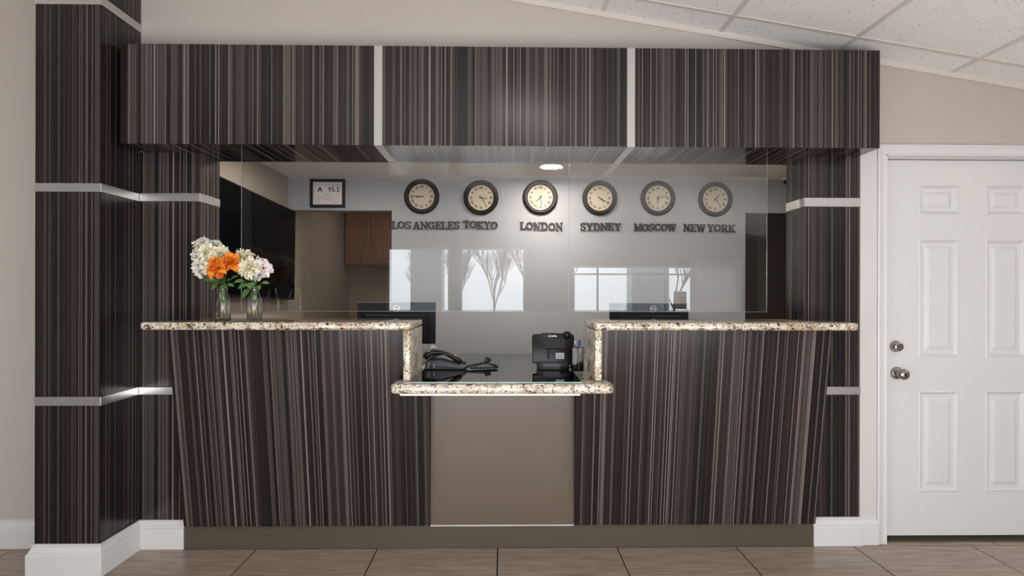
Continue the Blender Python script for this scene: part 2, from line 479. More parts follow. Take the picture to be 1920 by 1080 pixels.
# walls
H4 = 3.9
for nm, xa, xb in (('wall_left', -4.4, -4.25), ('wall_right', 4.35, 4.5)):
    b = MB(); b.box(xa, xb, -3.4, ADDED_SIDEW[0], 0, H4); b.box(xa, xb, ADDED_SIDEW[1], 3.2, 0, H4); b.box(xa, xb, ADDED_SIDEW[0], ADDED_SIDEW[1], 0, ADDED_SIDEW[2]); b.box(xa, xb, ADDED_SIDEW[0], ADDED_SIDEW[1], ADDED_SIDEW[3], H4)
    struct(b.build(nm, M['wall_side']))
    w = bpy.data.objects.new('window_%d' % (4 if xa < 0 else 5), None); COL.objects.link(w); w['kind'] = 'structure'; w.location = ((xa+xb)/2, -1.6, .3)  # side window added out of view to brighten the lobby
    f = MB(); y0, y1, z0, z1 = ADDED_SIDEW; xm = (xa+xb)/2
    f.box(xm-.03, xm+.03, y0, y1, z0, z0+.04); f.box(xm-.03, xm+.03, y0, y1, z1-.04, z1)
    for y in (y0, (y0+y1)/2-.02, y1-.04): f.box(xm-.03, xm+.03, y, y+.04, z0+.04, z1-.04)
    f.build('window_frame', M['white'], w)
    MB().box(xm-.003, xm+.003, y0+.04, y1-.04, z0+.04, z1-.04).build('pane', M['winglass'], w)
DX0, DX1, DZ = 2.072, 3.055, 2.09
wm = MB()
for bx in ((-4.25, -1.9165, YW, 3.2, 0, H4), (-1.9165, 1.9245, YW, 3.2, 2.11, H4), (1.9245, DX0, YW, 3.2, 0, H4), (DX0, DX1, YW, 3.2, DZ, H4), (DX1, 4.35, YW, 3.2, 0, H4)):
    wm.box(*bx)
struct(wm.build('wall_middle', M['wall']))
# wall with the windows, behind the camera
b = MB(); yf0, yf1 = -3.4, -3.25
b.box(-4.25, 4.35, yf0, yf1, 2.11, H4); b.box(-4.25, -1.97, yf0, yf1, 0, 2.11); b.box(-1.97, .38, yf0, yf1, 0, .25)
b.box(-.90, -.73, yf0, yf1, .25, 2.11); b.box(.38, 1.19, yf0, yf1, 0, 2.11)
b.box(1.19, 4.05, yf0, yf1, 0, .75); b.box(1.19, 4.05, yf0, yf1, 1.81, 2.11); b.box(4.05, 4.35, yf0, yf1, 0, 2.11)
struct(b.build('wall_front', M['wall_front']))
for k, (x0, x1, z0, z1) in enumerate(WIN):
    w = thing('window_%d' % (k+1), 'window', 'window', (x0, -3.30, z0)); del w['label']; del w['category']; w['kind'] = 'structure'
    f = MB(); t_ = .035
    f.box(x0, x1, -3.33, -3.27, z0, z0+t_); f.box(x0, x1, -3.33, -3.27, z1-t_, z1); f.box(x0, x0+t_, -3.33, -3.27, z0+t_, z1-t_); f.box(x1-t_, x1, -3.33, -3.27, z0+t_, z1-t_)
    f.build('window_frame', M['white'], w)
    if k == 2:
        for xm in (1.62, 2.78): MB().box(xm-.015, xm+.015, -3.32, -3.28, z0+t_, z1-t_).build('mullion', M['white'], w)
        MB().box(x0+t_, x1-t_, -3.315, -3.285, z1-.16, z1-.135).build('mullion', M['white'], w)
    else:
        pass
    MB().box(x0+t_, x1-t_, -3.303, -3.297, z0+t_, z1-t_).build('pane', M['winglass'], w)

# office behind the counter
XL = -1.84; YB = 4.9; ZC = 2.335
struct(MB().box(XL-.12, XL, 3.2, 7.0, 0, ZC+.2).build('wall_office_left', M['office_beige']))
struct(MB().box(3.4, 3.52, 3.2, 5.7, 0, ZC+.2).build('wall_office_right', M['office_beige']))
b = MB()
b.box(XL, -.955, YB, YB+.12, 2.052, ZC); b.box(-.955, 2.10, YB, YB+.12, 0, ZC); b.box(2.10, 2.95, YB, YB+.12, 2.045, ZC); b.box(2.95, 3.4, YB, YB+.12, 0, ZC)
struct(b.build('wall_back', M['office_blue']))
struct(MB().box(XL-.1, 3.5, 3.2, 7.1, ZC, ZC+.15).build('ceiling_office', M['popcorn']))
b = MB(); b.box(XL, -.2, 6.85, 7.0, 0, ZC); b.box(-.35, -.2, YB+.12, 6.85, 0, ZC)
struct(b.build('wall_hall', M['hall']))
# dark doorway at the right end of the back wall
b = MB(); b.box(2.06, 2.10, YB+.12, 5.6, 0, ZC); b.box(2.95, 3.0, YB+.12, 5.6, 0, ZC); b.box(2.06, 3.0, 5.6, 5.7, 0, ZC)
struct(b.build('wall_passage', M['darkbrown']))
d2 = thing('door_2', 'x', 'x', (2.52, YB+.05, 0)); del d2['label']; del d2['category']; d2['kind'] = 'structure'
MB().box(2.105, 2.945, YB+.04, YB+.08, .005, 2.04, .003, 1).build('door_leaf', M['darkbrown'], d2)
MB().lathe([(0, -.05), (.018, -.048), (.026, -.035), (.02, -.02), (.01, -.012), (.01, 0), (.03, 0), (.03, .006)], 16, (2.18, YB+.034, .95), 'y').build('door_knob', M['nickel'], d2, True)

# ------------------------------------------------------------------ baseboards
def sweep(prof, path, name, m):
    pts = [Vector((x, y)) for x, y in path]; b = bmesh.new(); rings = []
    nrm = []
    for p, q in zip(pts, pts[1:]):
        d = (q-p).normalized(); nrm.append(Vector((d.y, -d.x)))
    for i, p in enumerate(pts):
        if i == 0: n = nrm[0]
        elif i == len(pts)-1: n = nrm[-1]
        else:
            n = (nrm[i-1]+nrm[i]); n = n / max(n.dot(nrm[i]), .2) if n.length > .01 else nrm[i]
        rings.append([b.verts.new((p.x+n.x*d, p.y+n.y*d, z)) for d, z in prof])
    k = len(prof)
    for A, B in zip(rings, rings[1:]):
        for j in range(k): b.faces.new((A[j], A[(j+1) % k], B[(j+1) % k], B[j]))
    b.faces.new(rings[0][::-1]); b.faces.new(rings[-1])
    bmesh.ops.recalc_face_normals(b, faces=b.faces[:])
    mb = MB(); mb.bm.free(); mb.bm = b
    return struct(mb.build(name, m))
BP = [(0, .001), (.0245, .001), (.0245, .100), (.0225, .107), (.017, .110), (.017, .116), (.013, .122), (.008, .130), (.007, .138), (.011, .142), (.011, .147), (.008, .1495), (0, .1495)]
sweep(BP, [(-4.25, 3.05), (-2.231, 3.05), (-2.231, 2.75), (-1.922, 2.75), (-1.917, 3.035), (-1.672, 3.035)], 'baseboard_left', M['white'])
sweep(BP, [(1.663, 3.035), (1.925, 3.035)], 'baseboard_right', M['white'])
sweep(BP, [(1.927, 3.045), (2.018, 3.045)], 'baseboard_door', M['white'])
sweep(BP, [(3.11, 3.05), (4.35, 3.05)], 'baseboard_far_right', M['white'])

# ------------------------------------------------------------------ tall column and pilasters
r = thing('column', 'tall square column clad in dark striped laminate with three metal bands, left of counter', 'column', (-2.075, 2.9, 0))
ztop = cz(-2.3)+.0
segs = [(.10, .807), (.850, 1.828), (1.870, 2.722), (2.766, 3.235)]
MB().box(-2.226, -1.927, 2.755, 3.049, 0, 3.23).build('core', M['core'], r)
for a, c in segs:
    MB().box(-2.231, -1.922, 2.75, 3.049, a, c).build('laminate_panel', M['st3'], r)
for a, c in ((.807, .850), (1.828, 1.870), (2.722, 2.766)):
    MB().box(-2.234, -1.919, 2.747, 3.049, a+.0005, c-.0005, .001, 1).build('metal_band', M['band'], r)

def pilaster(x0, x1, ynb, label, b1, b2, m):
    r = thing('pilaster', label, 'pilaster', ((x0+x1)/2, 3.1, 0))
    MB().box(x0+.004, x1-.004, 3.04, ynb-.004, 0, 2.085).build('core', M['core'], r)
    for a, c in ((.10, b1[0]), (b1[1], b2[0]), (b2[1], 2.088)):
        MB().box(x0, x1, 3.035, ynb, a, c).build('laminate_panel', m, r)
    for a, c in (b1, b2):
        MB().box(x0-.002, x1+.002, 3.032, ynb+.002, a+.0005, c-.0005, .001, 1).build('metal_band', M['band'], r)
    return r
pilaster(-1.916, -1.603, 3.245, 'striped laminate pilaster beside the tall column, behind the flower vases', (.808, .849), (1.829, 1.874), M['st2'])
pilaster(1.622, 1.924, 3.235, 'striped laminate pilaster between the counter and the white door', (.806, .849), (1.817, 1.866), M['st'])

# ------------------------------------------------------------------ soffit
r = thing('soffit', 'deep striped laminate soffit box above the reception counter with two pale strips', 'soffit', (0, 2.86, 2.09))
MB().box(-1.88, 1.89, 2.87, 3.048, 2.10, 2.575).build('core', M['core'], r)
MB().box(-1.60, 1.62, 3.048, 3.235, 2.092, 2.109).build('core', M['core'], r)
xs = [(-1.895, -.645), (-.603, .622), (.662, 1.905)]
for k, (a, c) in enumerate(xs):
    m = (M['st'], M['st2'], M['st'])[k]
    MB().box(a, c, 2.85, 2.862, 2.087, 2.582).build('front_panel', m, r)
    MB().box(a, c, 2.8625, 3.048, 2.087, 2.095).build('underside_panel', M['stu'], r)
    MB().box(max(a, -1.602), min(c, 1.621), 3.048, 3.235, 2.087, 2.095).build('underside_panel', M['stu'], r)
for a, c in ((-.645, -.603), (.622, .662)):
    MB().box(a+.0005, c-.0005, 2.848, 2.862, 2.085, 2.582).build('metal_strip', M['bandw'], r)
    MB().box(a+.0005, c-.0005, 2.8625, 3.235, 2.085, 2.094).build('metal_strip', M['bandw'], r)
for a, c in ((-1.895, -1.882), (1.892, 1.905)):
    MB().box(a, c, 2.8625, 3.047, 2.0955, 2.582).build('end_panel', M['st2'], r)
MB().box(-1.882, 1.892, 2.8625, 3.047, 2.576, 2.582).build('top_panel', M['core'], r)

# ------------------------------------------------------------------ white door with casing
d = thing('door_1', 'x', 'x', (2.56, 3.1, 0)); del d['label']; del d['category']; d['kind'] = 'structure'
LX0, LX1, LZ0, LZ1, LY = 2.082, 3.045, .024, 2.083, 3.088
rows_ = [(.262, .816), (1.003, 1.648), (1.785, 1.947)]
cols_ = [(2.285, 2.505), (2.655, 2.875)]
b = MB()
b.box(LX0, cols_[0][0], LY, LY+.04, LZ0, LZ1); b.box(cols_[1][1], LX1, LY, LY+.04, LZ0, LZ1)
b.box(cols_[0][1], cols_[1][0], LY, LY+.04, LZ0, LZ1)
zz = [LZ0] + [v for p in rows_ for v in p] + [LZ1]
for (a, c) in cols_:
    for q in range(0, 8, 2): b.box(a, c, LY, LY+.04, zz[q], zz[q+1])
b.build('door_leaf', M['white'], d)
for (a, c) in cols_:
    for (e, f) in rows_:
        b = MB(); R = []
        for ins, dy in ((0, 0), (.006, -.003), (.014, .004), (.020, .009), (.036, .009), (.044, .006), (.056, .002)):
            R.append([b.bm.verts.new(p) for p in ((a+ins, LY+dy, e+ins), (c-ins, LY+dy, e+ins), (c-ins, LY+dy, f-ins), (a+ins, LY+dy, f-ins))])
        for A, B in zip(R, R[1:]):
            for q in range(4): b.bm.faces.new((A[q], A[(q+1) % 4], B[(q+1) % 4], B[q]))
        b.bm.faces.new(R[-1])
        back = [b.bm.verts.new(p) for p in ((a, LY+.038, e), (c, LY+.038, e), (c, LY+.038, f), (a, LY+.038, f))]
        for q in range(4): b.bm.faces.new((R[0][q], back[q], back[(q+1) % 4], R[0][(q+1) % 4]))
        b.bm.faces.new(back[::-1])
        bmesh.ops.recalc_face_normals(b.bm, faces=b.bm.faces[:])
        b.build('door_panel', M['white'], d)
# casing
b = MB()
def casing_v(x0, x1):
    return [(x0, 3.05), (x0, 3.034), (x0+.008, 3.030), (x0+.016, 3.032), (x0+.022, 3.036), (x1-.012, 3.040), (x1-.006, 3.036), (x1, 3.036), (x1, 3.05)]
b.poly([(x, y) for x, y in casing_v(2.020, 2.074)], 'xy', 0, 2.155)
b.poly([(5.127-x, y) for x, y in casing_v(2.020, 2.074)][::-1], 'xy', 0, 2.155)
b.poly([(3.05, 2.094), (3.036, 2.094), (3.036, 2.10), (3.040, 2.106), (3.036, 2.135), (3.032, 2.142), (3.030, 2.150), (3.034, 2.157), (3.05, 2.157)], 'yz', 2.020, 3.107)
b.build('casing', M['white'], d)
b = MB(); b.box(2.073, 2.078, 3.05, 3.18, 0, 2.09); b.box(3.049, 3.054, 3.05, 3.18, 0, 2.09); b.box(2.078, 3.049, 3.05, 3.18, 2.086, 2.090)
b.box(2.078, 2.092, 3.130, 3.150, 0, 2.086); b.box(3.035, 3.049, 3.130, 3.150, 0, 2.086); b.box(2.092, 3.035, 3.130, 3.150, 2.072, 2.086)
b.build('jamb', M['white'], d)
MB().box(2.08, 3.047, 3.06, 3.17, .0005, .006).build('threshold', M['plinth'], d)
kx, kz = 2.160, .915
MB().lathe([(0, 0), (.034, 0), (.034, -.003), (.030, -.010), (.016, -.014), (.012, -.020), (.012, -.030), (.020, -.036), (.027, -.046), (.029, -.058), (.026, -.068), (.018, -.074), (.008, -.075), (.007, -.073), (0, -.073)], 32, (kx, LY, kz), 'y').build('door_knob', M['nickel'], d, 'auto')
MB().lathe([(0, 0), (.033, 0), (.032, -.006), (.024, -.028), (.023, -.032), (.018, -.034), (.017, -.032), (0, -.032)], 32, (kx-.006, LY, 1.062), 'y').build('deadbolt', M['nickel'], d, 'auto')
kb = MB(); kb.box(kx-.0022, kx+.0022, LY-.0755, LY-.070, kz-.006, kz+.006); kb.box(kx-.0082, kx-.0038, LY-.0335, LY-.031, 1.056, 1.068)
kb.build('keyhole', M['ink'], d)
# pale trim board between the pilaster and the casing
struct(MB().box(1.926, 2.018, 3.038, 3.0495, .001, 2.18).build('trim_1', M['offwhite']))

# ------------------------------------------------------------------ reception counter
def lean(z): return 2.99 - .15*(z-.128)/(1.165-.128)
def mir(p): return [(-x, z) for x, z in p][::-1]
OUT = [(-1.658, .129), (-.379, .129), (-.379, .872), (-.485, .872), (-.485, 1.166), (-1.658, 1.166)]
for side, (out, lab, m) in enumerate(((OUT, 'left leaning counter cabinet clad in dark striped laminate, below the flower vases', M['st2']), (mir(OUT), 'right leaning counter cabinet clad in dark striped laminate, next to the white door side', M['st']))):
    cx = -1.02 if side == 0 else 1.02
    r = thing('counter_cabinet', lab, 'cabinet', (cx, 3.0, .129))
    MB().poly(out, 'xz', 0, 0, f0=lambda p: lean(p[1]), f1=lambda p: lean(p[1])+.012).build('front_panel', m, r)
    MB().poly([(x*.9995, z) for x, z in out], 'xz', 0, 0, f0=lambda p: lean(p[1])+.0125, f1=lambda p: 3.033).box(*sorted((out[0][0]*.96 if side == 0 else -1.592, -.48 if side == 0 else .48) if False else ((-1.598, -.487) if side == 0 else (.487, 1.598))), 3.033, 3.16, .13, 1.166).build('body', M['core'], r)
r = thing('plinth', 'long low brown plinth board running along the floor under the counter', 'plinth', (0, 3.05, 0))
MB().box(-1.669, 1.660, 3.012, 3.12, .0005, .128, .002, 1).build('board', M['plinth'], r)
MB().box(-.378, .378, 3.003, 3.0115, .119, .128).build('metal_strip', M['band'], r)
r = thing('centre_panel', 'plain taupe brown panel between the two striped counter cabinets', 'panel', (0, 3.0, .129))
MB().box(-.3775, .3775, 2.998, 3.016, .129, .872).build('board', M['brown'], r)
MB().box(-.3775, .3775, 3.0165, 3.16, .129, .872).build('body', M['core'], r)

def granite_wing(s, label):
    r = thing('raised_worktop', label, 'worktop', (s*1.1, 2.96, 1.168))
    # outline of the slab seen from above
    pts = [(s*.449, 2.765), (s*1.738, 2.765), (s*1.758, 2.785), (s*1.758, 3.028), (s*1.60, 3.030), (s*1.60, 3.19), (s*.449, 3.19)]
    if s > 0: pts = pts[::-1]
    MB().poly(pts, 'xy', 1.168, 1.206, .013, 3).build('slab', M['granite'], r, 'auto')
    MB().box(min(s*.450, s*.484), max(s*.450, s*.484), 2.768, 3.188, .921, 1.1675, .006, 2).build('side_slab', M['granite'], r, 'auto')
    return r
granite_wing(-1, 'left raised granite worktop carrying the two flower vases')
granite_wing(1, 'right raised granite worktop ending beside the white door')
r = thing('low_worktop', 'low speckled granite worktop in the gap between the raised counters', 'worktop', (0, 3.2, .873))
pts = [(-.51, 2.675), (.51, 2.675), (.530, 2.695), (.530, 2.866), (.484, 2.868), (.484, 3.985), (-.484, 3.985), (-.484, 2.868), (-.530, 2.866), (-.530, 2.695)]
MB().poly(pts, 'xy', .874, .9195, .015, 3).build('slab', M['granite'], r, 'auto')
MB().box(-.49, .372, 2.72, 2.74, .859, .8735).build('edge_strip', M['bandw'], r)
MB().box(-.46, .46, 3.93, 3.95, .001, .873).build('support_panel', M['brown'], r)
for s, lab in ((-1, 'office desk top behind the left counter, under the left monitor'), (1, 'office desk top behind the right counter, under the right monitor')):
    r = thing('desk', lab, 'desk', (s*1.05, 3.6, 0))
    x0, x1 = sorted((s*.487, s*1.60))
    MB().box(x0, x1, 3.25, 4.30, .88, .9195, .003, 1).build('desk_top', M['brown'], r)
    MB().box(*sorted((s*1.56, s*1.59)), 3.3, 4.25, .001, .879).build('side_panel', M['brown'], r)
    MB().box(*sorted((s*.50, s*.53)), 3.3, 4.25, .001, .879).build('side_panel', M['brown'], r)
for x0, x1, lab in ((-.437, -.029, 'left sheet of green tinted glass on the low worktop, under the desk phone'), (-.025, .380, 'right sheet of green tinted glass on the low worktop, under the black phone')):
    r = thing('glass_sheet', lab, 'glass', ((x0+x1)/2, 3.3, .920))
    MB().box(x0+.002, x1-.002, 2.712, 3.978, .920, .9262).build('sheet', M['dglass'], r)
    b = MB(); b.box(x0, x1, 2.710, 2.7118, .920, .9264); b.box(x0, x0+.0018, 2.712, 3.98, .920, .9264); b.box(x1-.0018, x1, 2.712, 3.98, .920, .9264); b.box(x0, x1, 3.9785, 3.980, .920, .9264)
    b.build('polished_edge', M['gedge'], r)

# hanging clear shields
for x0, x1, lab in ((-1.465, .372, 'wide clear acrylic sneeze shield hanging over the left and middle of the counter'), (.376, 1.500, 'narrower clear acrylic sneeze shield hanging over the right of the counter')):
    r = thing('sneeze_shield', lab, 'shield', ((x0+x1)/2, 3.21, 1.244))
    MB().box(x0+.0015, x1-.0015, 3.2085, 3.2115, 1.246, 2.086).build('sheet', M['acrylic'], r)
    b = MB(); b.box(x0, x0+.0014, 3.208, 3.212, 1.244, 2.086); b.box(x1-.0014, x1, 3.208, 3.212, 1.244, 2.086); b.box(x0+.0014, x1-.0014, 3.208, 3.212, 1.244, 1.2458)
    b.build('polished_edge', M['edge'], r)

# ------------------------------------------------------------------ clocks
TIMES = [('LOS ANGELES', -.698, 8, 45.5), ('TOKYO', -.190, 3, 24), ('LONDON', .320, 7, 28.5), ('SYDNEY', .832, 4, 20), ('MOSCOW', 1.336, 6, 13), ('NEW YORK', 1.834, 1, 24)]
ROM = ['XII', 'I', 'II', 'III', 'IIII', 'V', 'VI', 'VII', 'VIII', 'IX', 'X', 'XI']
rom_me = [text_mesh(q, .029, 0, .0010) for q in ROM]
PLACE = ['leftmost, above the words LOS ANGELES', 'above the word TOKYO', 'above the word LONDON', 'above the word SYDNEY', 'above the word MOSCOW', 'rightmost, above the words NEW YORK']
YF = YB - .002
CZs = [2.171, 2.164, 2.169, 2.165, 2.167, 2.160]
for k, (city, x, hh, mm) in enumerate(TIMES):
    z = CZs[k]
    r = thing('wall_clock', 'round dark rimmed clock with cream dial, ' + PLACE[k], 'clock', (x, YF, z), 'six world time clocks')
    MB().lathe([(.100, 0), (.146, 0), (.151, -.006), (.151, -.012), (.147, -.018), (.141, -.020), (.138, -.026), (.131, -.031), (.124, -.030), (.121, -.025), (.117, -.025), (.114, -.019), (.109, -.015), (.108, -.008), (.100, -.008)], 48, (x, YF, z), 'y', close=True).build('rim', M['bronze'], r, 'auto')
    MB().lathe([(0, -.009), (.110, -.009), (.110, -.004), (0, -.004)], 40, (x, YF, z), 'y').build('dial', M['dial'], r)
    b = MB()
    for q in range(12):
        a = -2*PI*q/12; flip = PI if False else 0
        mt = Matrix.Translation((x, YF-.0095, z)) @ Matrix.Rotation(-a, 4, 'Y') @ Matrix.Translation((0, 0, .084)) @ Matrix.Rotation(flip, 4, 'Y') @ FACE_CAM
        b.mesh(rom_me[q], mt)
    b.build('numerals', M['num'], r, kind='stuff')
    for nm, ang_, L, w, yo in (('hour_hand', (hh % 12 + mm/60)/12, .058, .0042, -.0125), ('minute_hand', mm/60, .088, .0030, -.0150)):
        a = 2*PI*ang_
        b = MB(); b.poly([(-w, -.018), (w, -.018), (w*.8, L*.75), (0, L), (-w*.8, L*.75)], 'xz', yo, yo-.0015)
        bmesh.ops.rotate(b.bm, verts=b.bm.verts[:], cent=(0, 0, 0), matrix=Matrix.Rotation(a, 3, 'Y'))
        bmesh.ops.translate(b.bm, verts=b.bm.verts[:], vec=(x, YF, z))
        b.build(nm, M['ink'], r)

# ------------------------------------------------------------------ slab-serif wooden letters
def G(ch):
    """(advance, bars[(x0,y0,x1,y1,w)], arcs[(cx,cy,rx,ry,a0,a1,w)]) with cap height 1"""
    S, T, F = .21, .13, .12
    if ch == 'L': return .80, [(.22, 0, .22, 1, S), (.02, 1-F/2, .42, 1-F/2, F), (.02, F/2, .74, F/2, F+.02), (.70, 0, .70, .34, .1)], []
    if ch == 'O': return .98, [], [(.48, .5, .36, .41, 0, 360, .20)]
    if ch == 'S': return .80, [(.66, .66, .66, .98, .09), (.11, .02, .11, .34, .09)], [(.38, .73, .24, .20, 20, 270, .17), (.38, .27, .26, .20, 90, -160, .17)]
    if ch == 'A': return .98, [(.47, .98, .18, .04, .13), (.47, .98, .76, .04, .22), (.26, .34, .68, .34, .11), (.02, F/2, .36, F/2, F), (.56, F/2, .96, F/2, F), (.36, .95, .60, .95, .1)], []
    if ch == 'N': return 1.0, [(.20, .02, .20, .98, .12), (.18, .96, .80, .06, .22), (.80, .02, .80, .98, .12), (.02, 1-F/2, .34, 1-F/2, F), (.64, 1-F/2, .98, 1-F/2, F), (.03, F/2, .38, F/2, F)], []
    if ch == 'G': return .98, [(.76, .70, .76, 1, .09), (.74, .06, .74, .46, .17), (.55, .46, .94, .46, .11)], [(.48, .5, .36, .41, 35, 325, .20)]
    if ch == 'E': return .84, [(.22, 0, .22, 1, S), (.02, 1-F/2, .76, 1-F/2, F), (.02, F/2, .78, F/2, F), (.22, .51, .56, .51, F), (.72, .72, .72, 1, .09), (.74, 0, .74, .30, .09), (.55, .36, .55, .66, .09)], []
    if ch == 'T': return .86, [(.42, 0, .42, 1, S), (.04, 1-F/2, .80, 1-F/2, F), (.08, .68, .08, 1, .09), (.76, .68, .76, 1, .09), (.22, F/2, .62, F/2, F)], []
    if ch == 'K': return .98, [(.22, 0, .22, 1, S), (.02, 1-F/2, .42, 1-F/2, F), (.02, F/2, .42, F/2, F), (.26, .40, .78, .95, .13), (.40, .56, .80, .05, .22), (.60, 1-F/2, .94, 1-F/2, F), (.58, F/2, .98, F/2, F)], []
    if ch == 'Y': return .92, [(.45, 0, .45, .50, S), (.45, .45, .16, .95, .22), (.45, .45, .74, .95, .13), (.01, 1-F/2, .36, 1-F/2, F), (.56, 1-F/2, .90, 1-F/2, F), (.24, F/2, .66, F/2, F)], []
    if ch == 'D': return .98, [(.22, 0, .22, 1, S), (.02, 1-F/2, .50, 1-F/2, F), (.02, F/2, .50, F/2, F)], [(.48, .5, .34, .435, -90, 90, .19)]
    if ch == 'M': return 1.12, [(.20, .02, .20, .98, .12), (.20, .96, .54, .12, .20), (.54, .12, .90, .96, .12), (.92, .02, .92, .98, S), (.01, 1-F/2, .32, 1-F/2, F), (.80, 1-F/2, 1.10, 1-F/2, F), (.02, F/2, .36, F/2, F), (.72, F/2, 1.10, F/2, F)], []
    if ch == 'C': return .92, [(.76, .68, .76, 1, .09)], [(.48, .5, .36, .41, 38, 322, .20)]
    if ch == 'W': return 1.24, [(.18, .98, .40, .04, .21), (.40, .04, .62, .90, .13), (.62, .90, .84, .04, .21), (.84, .04, 1.08, .98, .13), (.01, 1-F/2, .36, 1-F/2, F), (.48, 1-F/2, .76, 1-F/2, F), (.90, 1-F/2, 1.22, 1-F/2, F)], []
    if ch == 'R': return .98, [(.22, 0, .22, 1, S), (.02, 1-F/2, .52, 1-F/2, F), (.02, F/2, .42, F/2, F), (.22, .47, .50, .47, F), (.46, .48, .78, .06, .22), (.62, F/2, .98, F/2, F)], [(.50, .73, .22, .21, -90, 90, .17)]
LW = {}
def letter_mb(ch, h, dep=.014):
    adv, bars, arcs = G(ch); b = MB(); e = 0
    for (x0, y0, x1, y1, w) in bars:
        d = Vector((x1-x0, y1-y0)).normalized(); n = Vector((-d.y, d.x))*w/2
        q = [(x0+n.x, y0+n.y), (x1+n.x, y1+n.y), (x1-n.x, y1-n.y), (x0-n.x, y0-n.y)]
        q = [(a*h, min(max(c, 0), 1)*h) for a, c in q]
        b.poly(q, 'xz', 0, -dep - e*.00012); e += 1
    for (cx, cy, rx, ry, a0, a1, w) in arcs:
        n = max(6, int(abs(a1-a0)/18)); R = []
        for i in range(n+1):
            a = math.radians(a0 + (a1-a0)*i/n)
            ww = w*(.62+.50*abs(math.cos(a)))
            R.append(((cx+(rx+ww/2)*math.cos(a), cy+(ry+ww/2)*math.sin(a)), (cx+(rx-ww/2)*math.cos(a), cy+(ry-ww/2)*math.sin(a))))
        for A, B in zip(R, R[1:]):
            b.poly([(p[0]*h, p[1]*h) for p in (A[0], B[0], B[1], A[1])], 'xz', 0, -dep - e*.00012)
        e += 1
    return adv*h, b
# word: (left x, right x, base z at left, base z at right) measured on the back wall
WORDS = [('LOS ANGELES', -.955, -.372, 1.893, 1.893), ('TOKYO', -.343, -.045, 1.898, 1.895), ('LONDON', .147, .514, 1.892, 1.885), ('SYDNEY', .662, 1.018, 1.886, 1.884), ('MOSCOW', 1.128, 1.497, 1.884, 1.878), ('NEW YORK', 1.554, 2.010, 1.880, 1.876)]
WL = ['under the leftmost clock', 'under the second clock', 'under the third clock', 'under the fourth clock', 'under the fifth clock', 'under the rightmost clock']
for k, (w, xa, xb, za, zb) in enumerate(WORDS):
    r = thing('city_name', 'dark wooden serif letters spelling %s %s' % (w, WL[k]), 'sign', (xa, YF, za), 'city names on the back wall')
    h = .066; tot = sum(G(c)[0] if c != ' ' else .22 for c in w); scx = (xb-xa)/(tot*h)
    cur = 0
    for c in w:
        if c == ' ': cur += .22*h; continue
        adv, b = letter_mb(c, h)
        j = random.uniform(-.0025, .0025)
        o = b.build('letter', M['letter'], r, local=True)
        o.data.transform(Matrix.Diagonal((scx*1.03, 1, 1, 1)))
        fx = cur*scx
        o.location = (fx, 0, (zb-za)*fx/(xb-xa) + j)
        o.rotation_euler = (0, random.uniform(-.03, .03), 0)
        cur += adv

# ------------------------------------------------------------------ framed certificate
x0, x1, z0, z1 = -1.650, -1.350, 2.072, 2.317
r = thing('framed_certificate', 'black framed sanitation certificate reading A 95.5 above the open doorway', 'certificate', ((x0+x1)/2, YF, z0))
b = MB(); fwd = .026
def bevel_bar(b, a, c, e, f):
    b.box(a, c, YF-.018, YF, e, f, .004, 1)
bevel_bar(b, x0, x1, z0, z0+fwd); bevel_bar(b, x0, x1, z1-fwd, z1); bevel_bar(b, x0, x0+fwd, z0+fwd-.003, z1-fwd+.003); bevel_bar(b, x1-fwd, x1, z0+fwd-.003, z1-fwd+.003)
b.build('frame', M['black'], r)
MB().box(x0+fwd-.002, x1-fwd+.002, YF-.008, YF-.002, z0+fwd-.002, z1-fwd+.002).build('paper', M['paper'], r)
def print_text(txt, cx, cz_, size, m, parent, y=YF-.0086, bold=0, name='printed_text', sx=1):
    me = text_mesh(txt, size, 0, bold)
    b = MB().mesh(me, Matrix.Translation((cx, y, cz_)) @ FACE_CAM @ Matrix.Diagonal((sx, 1, 1, 1)))
    return b.build(name, m, parent, kind='stuff')
print_text('SANITATION RATING', -1.500, 2.271, .0235, M['inkgrey'], r, bold=.0004)
print_text('A', -1.566, 2.228, .056, M['ink'], r, bold=.002)
print_text('95.5', -1.447, 2.228, .062, M['ink'], r, bold=.0005, sx=.95)
b = MB()
for (a, c, z) in ((-1.53, -1.47, 2.187), (-1.535, -1.475, 2.172), (-1.60, -1.53, 2.162), (-1.515, -1.462, 2.158), (-1.42, -1.40, 2.158), (-1.58, -1.42, 2.148), (-1.535, -1.46, 2.136), (-1.46, -1.395, 2.118)):
    b.box(a, c, YF-.0086, YF-.0084, z, z+.003)
for (a, c, e, f) in ((-1.615, -1.385, 2.104, 2.106), (-1.615, -1.613, 2.106, 2.283)): b.box(a, c, YF-.0086, YF-.0084, e, f)
b.build('small_print', M['inkgrey'], r, kind='stuff')
MB().lathe([(.013, 0), (.017, 0), (.017, -.0003), (.013, -.0003)], 24, (-1.586, YF-.0083, 2.128), 'y', close=True).build('seal', M['inkgrey'], r)

# ------------------------------------------------------------------ television on the office side wall
r = thing('television', 'large flat black television on the beige side wall behind the flowers', 'television', (XL+.06, 4.2, 1.68), rot=(-.030, 0, 0))
MB().box(-.022, .018, -.66, .655, -.375, .375, .004, 1).build('housing', M['blackmat'], r, local=True)
MB().box(.0185, .020, -.645, .64, -.36, .365).build('screen', M['screen'], r, local=True)
MB().box(-.058, -.022, -.2, .2, -.15, .15).build('wall_mount', M['black'], r, local=True)

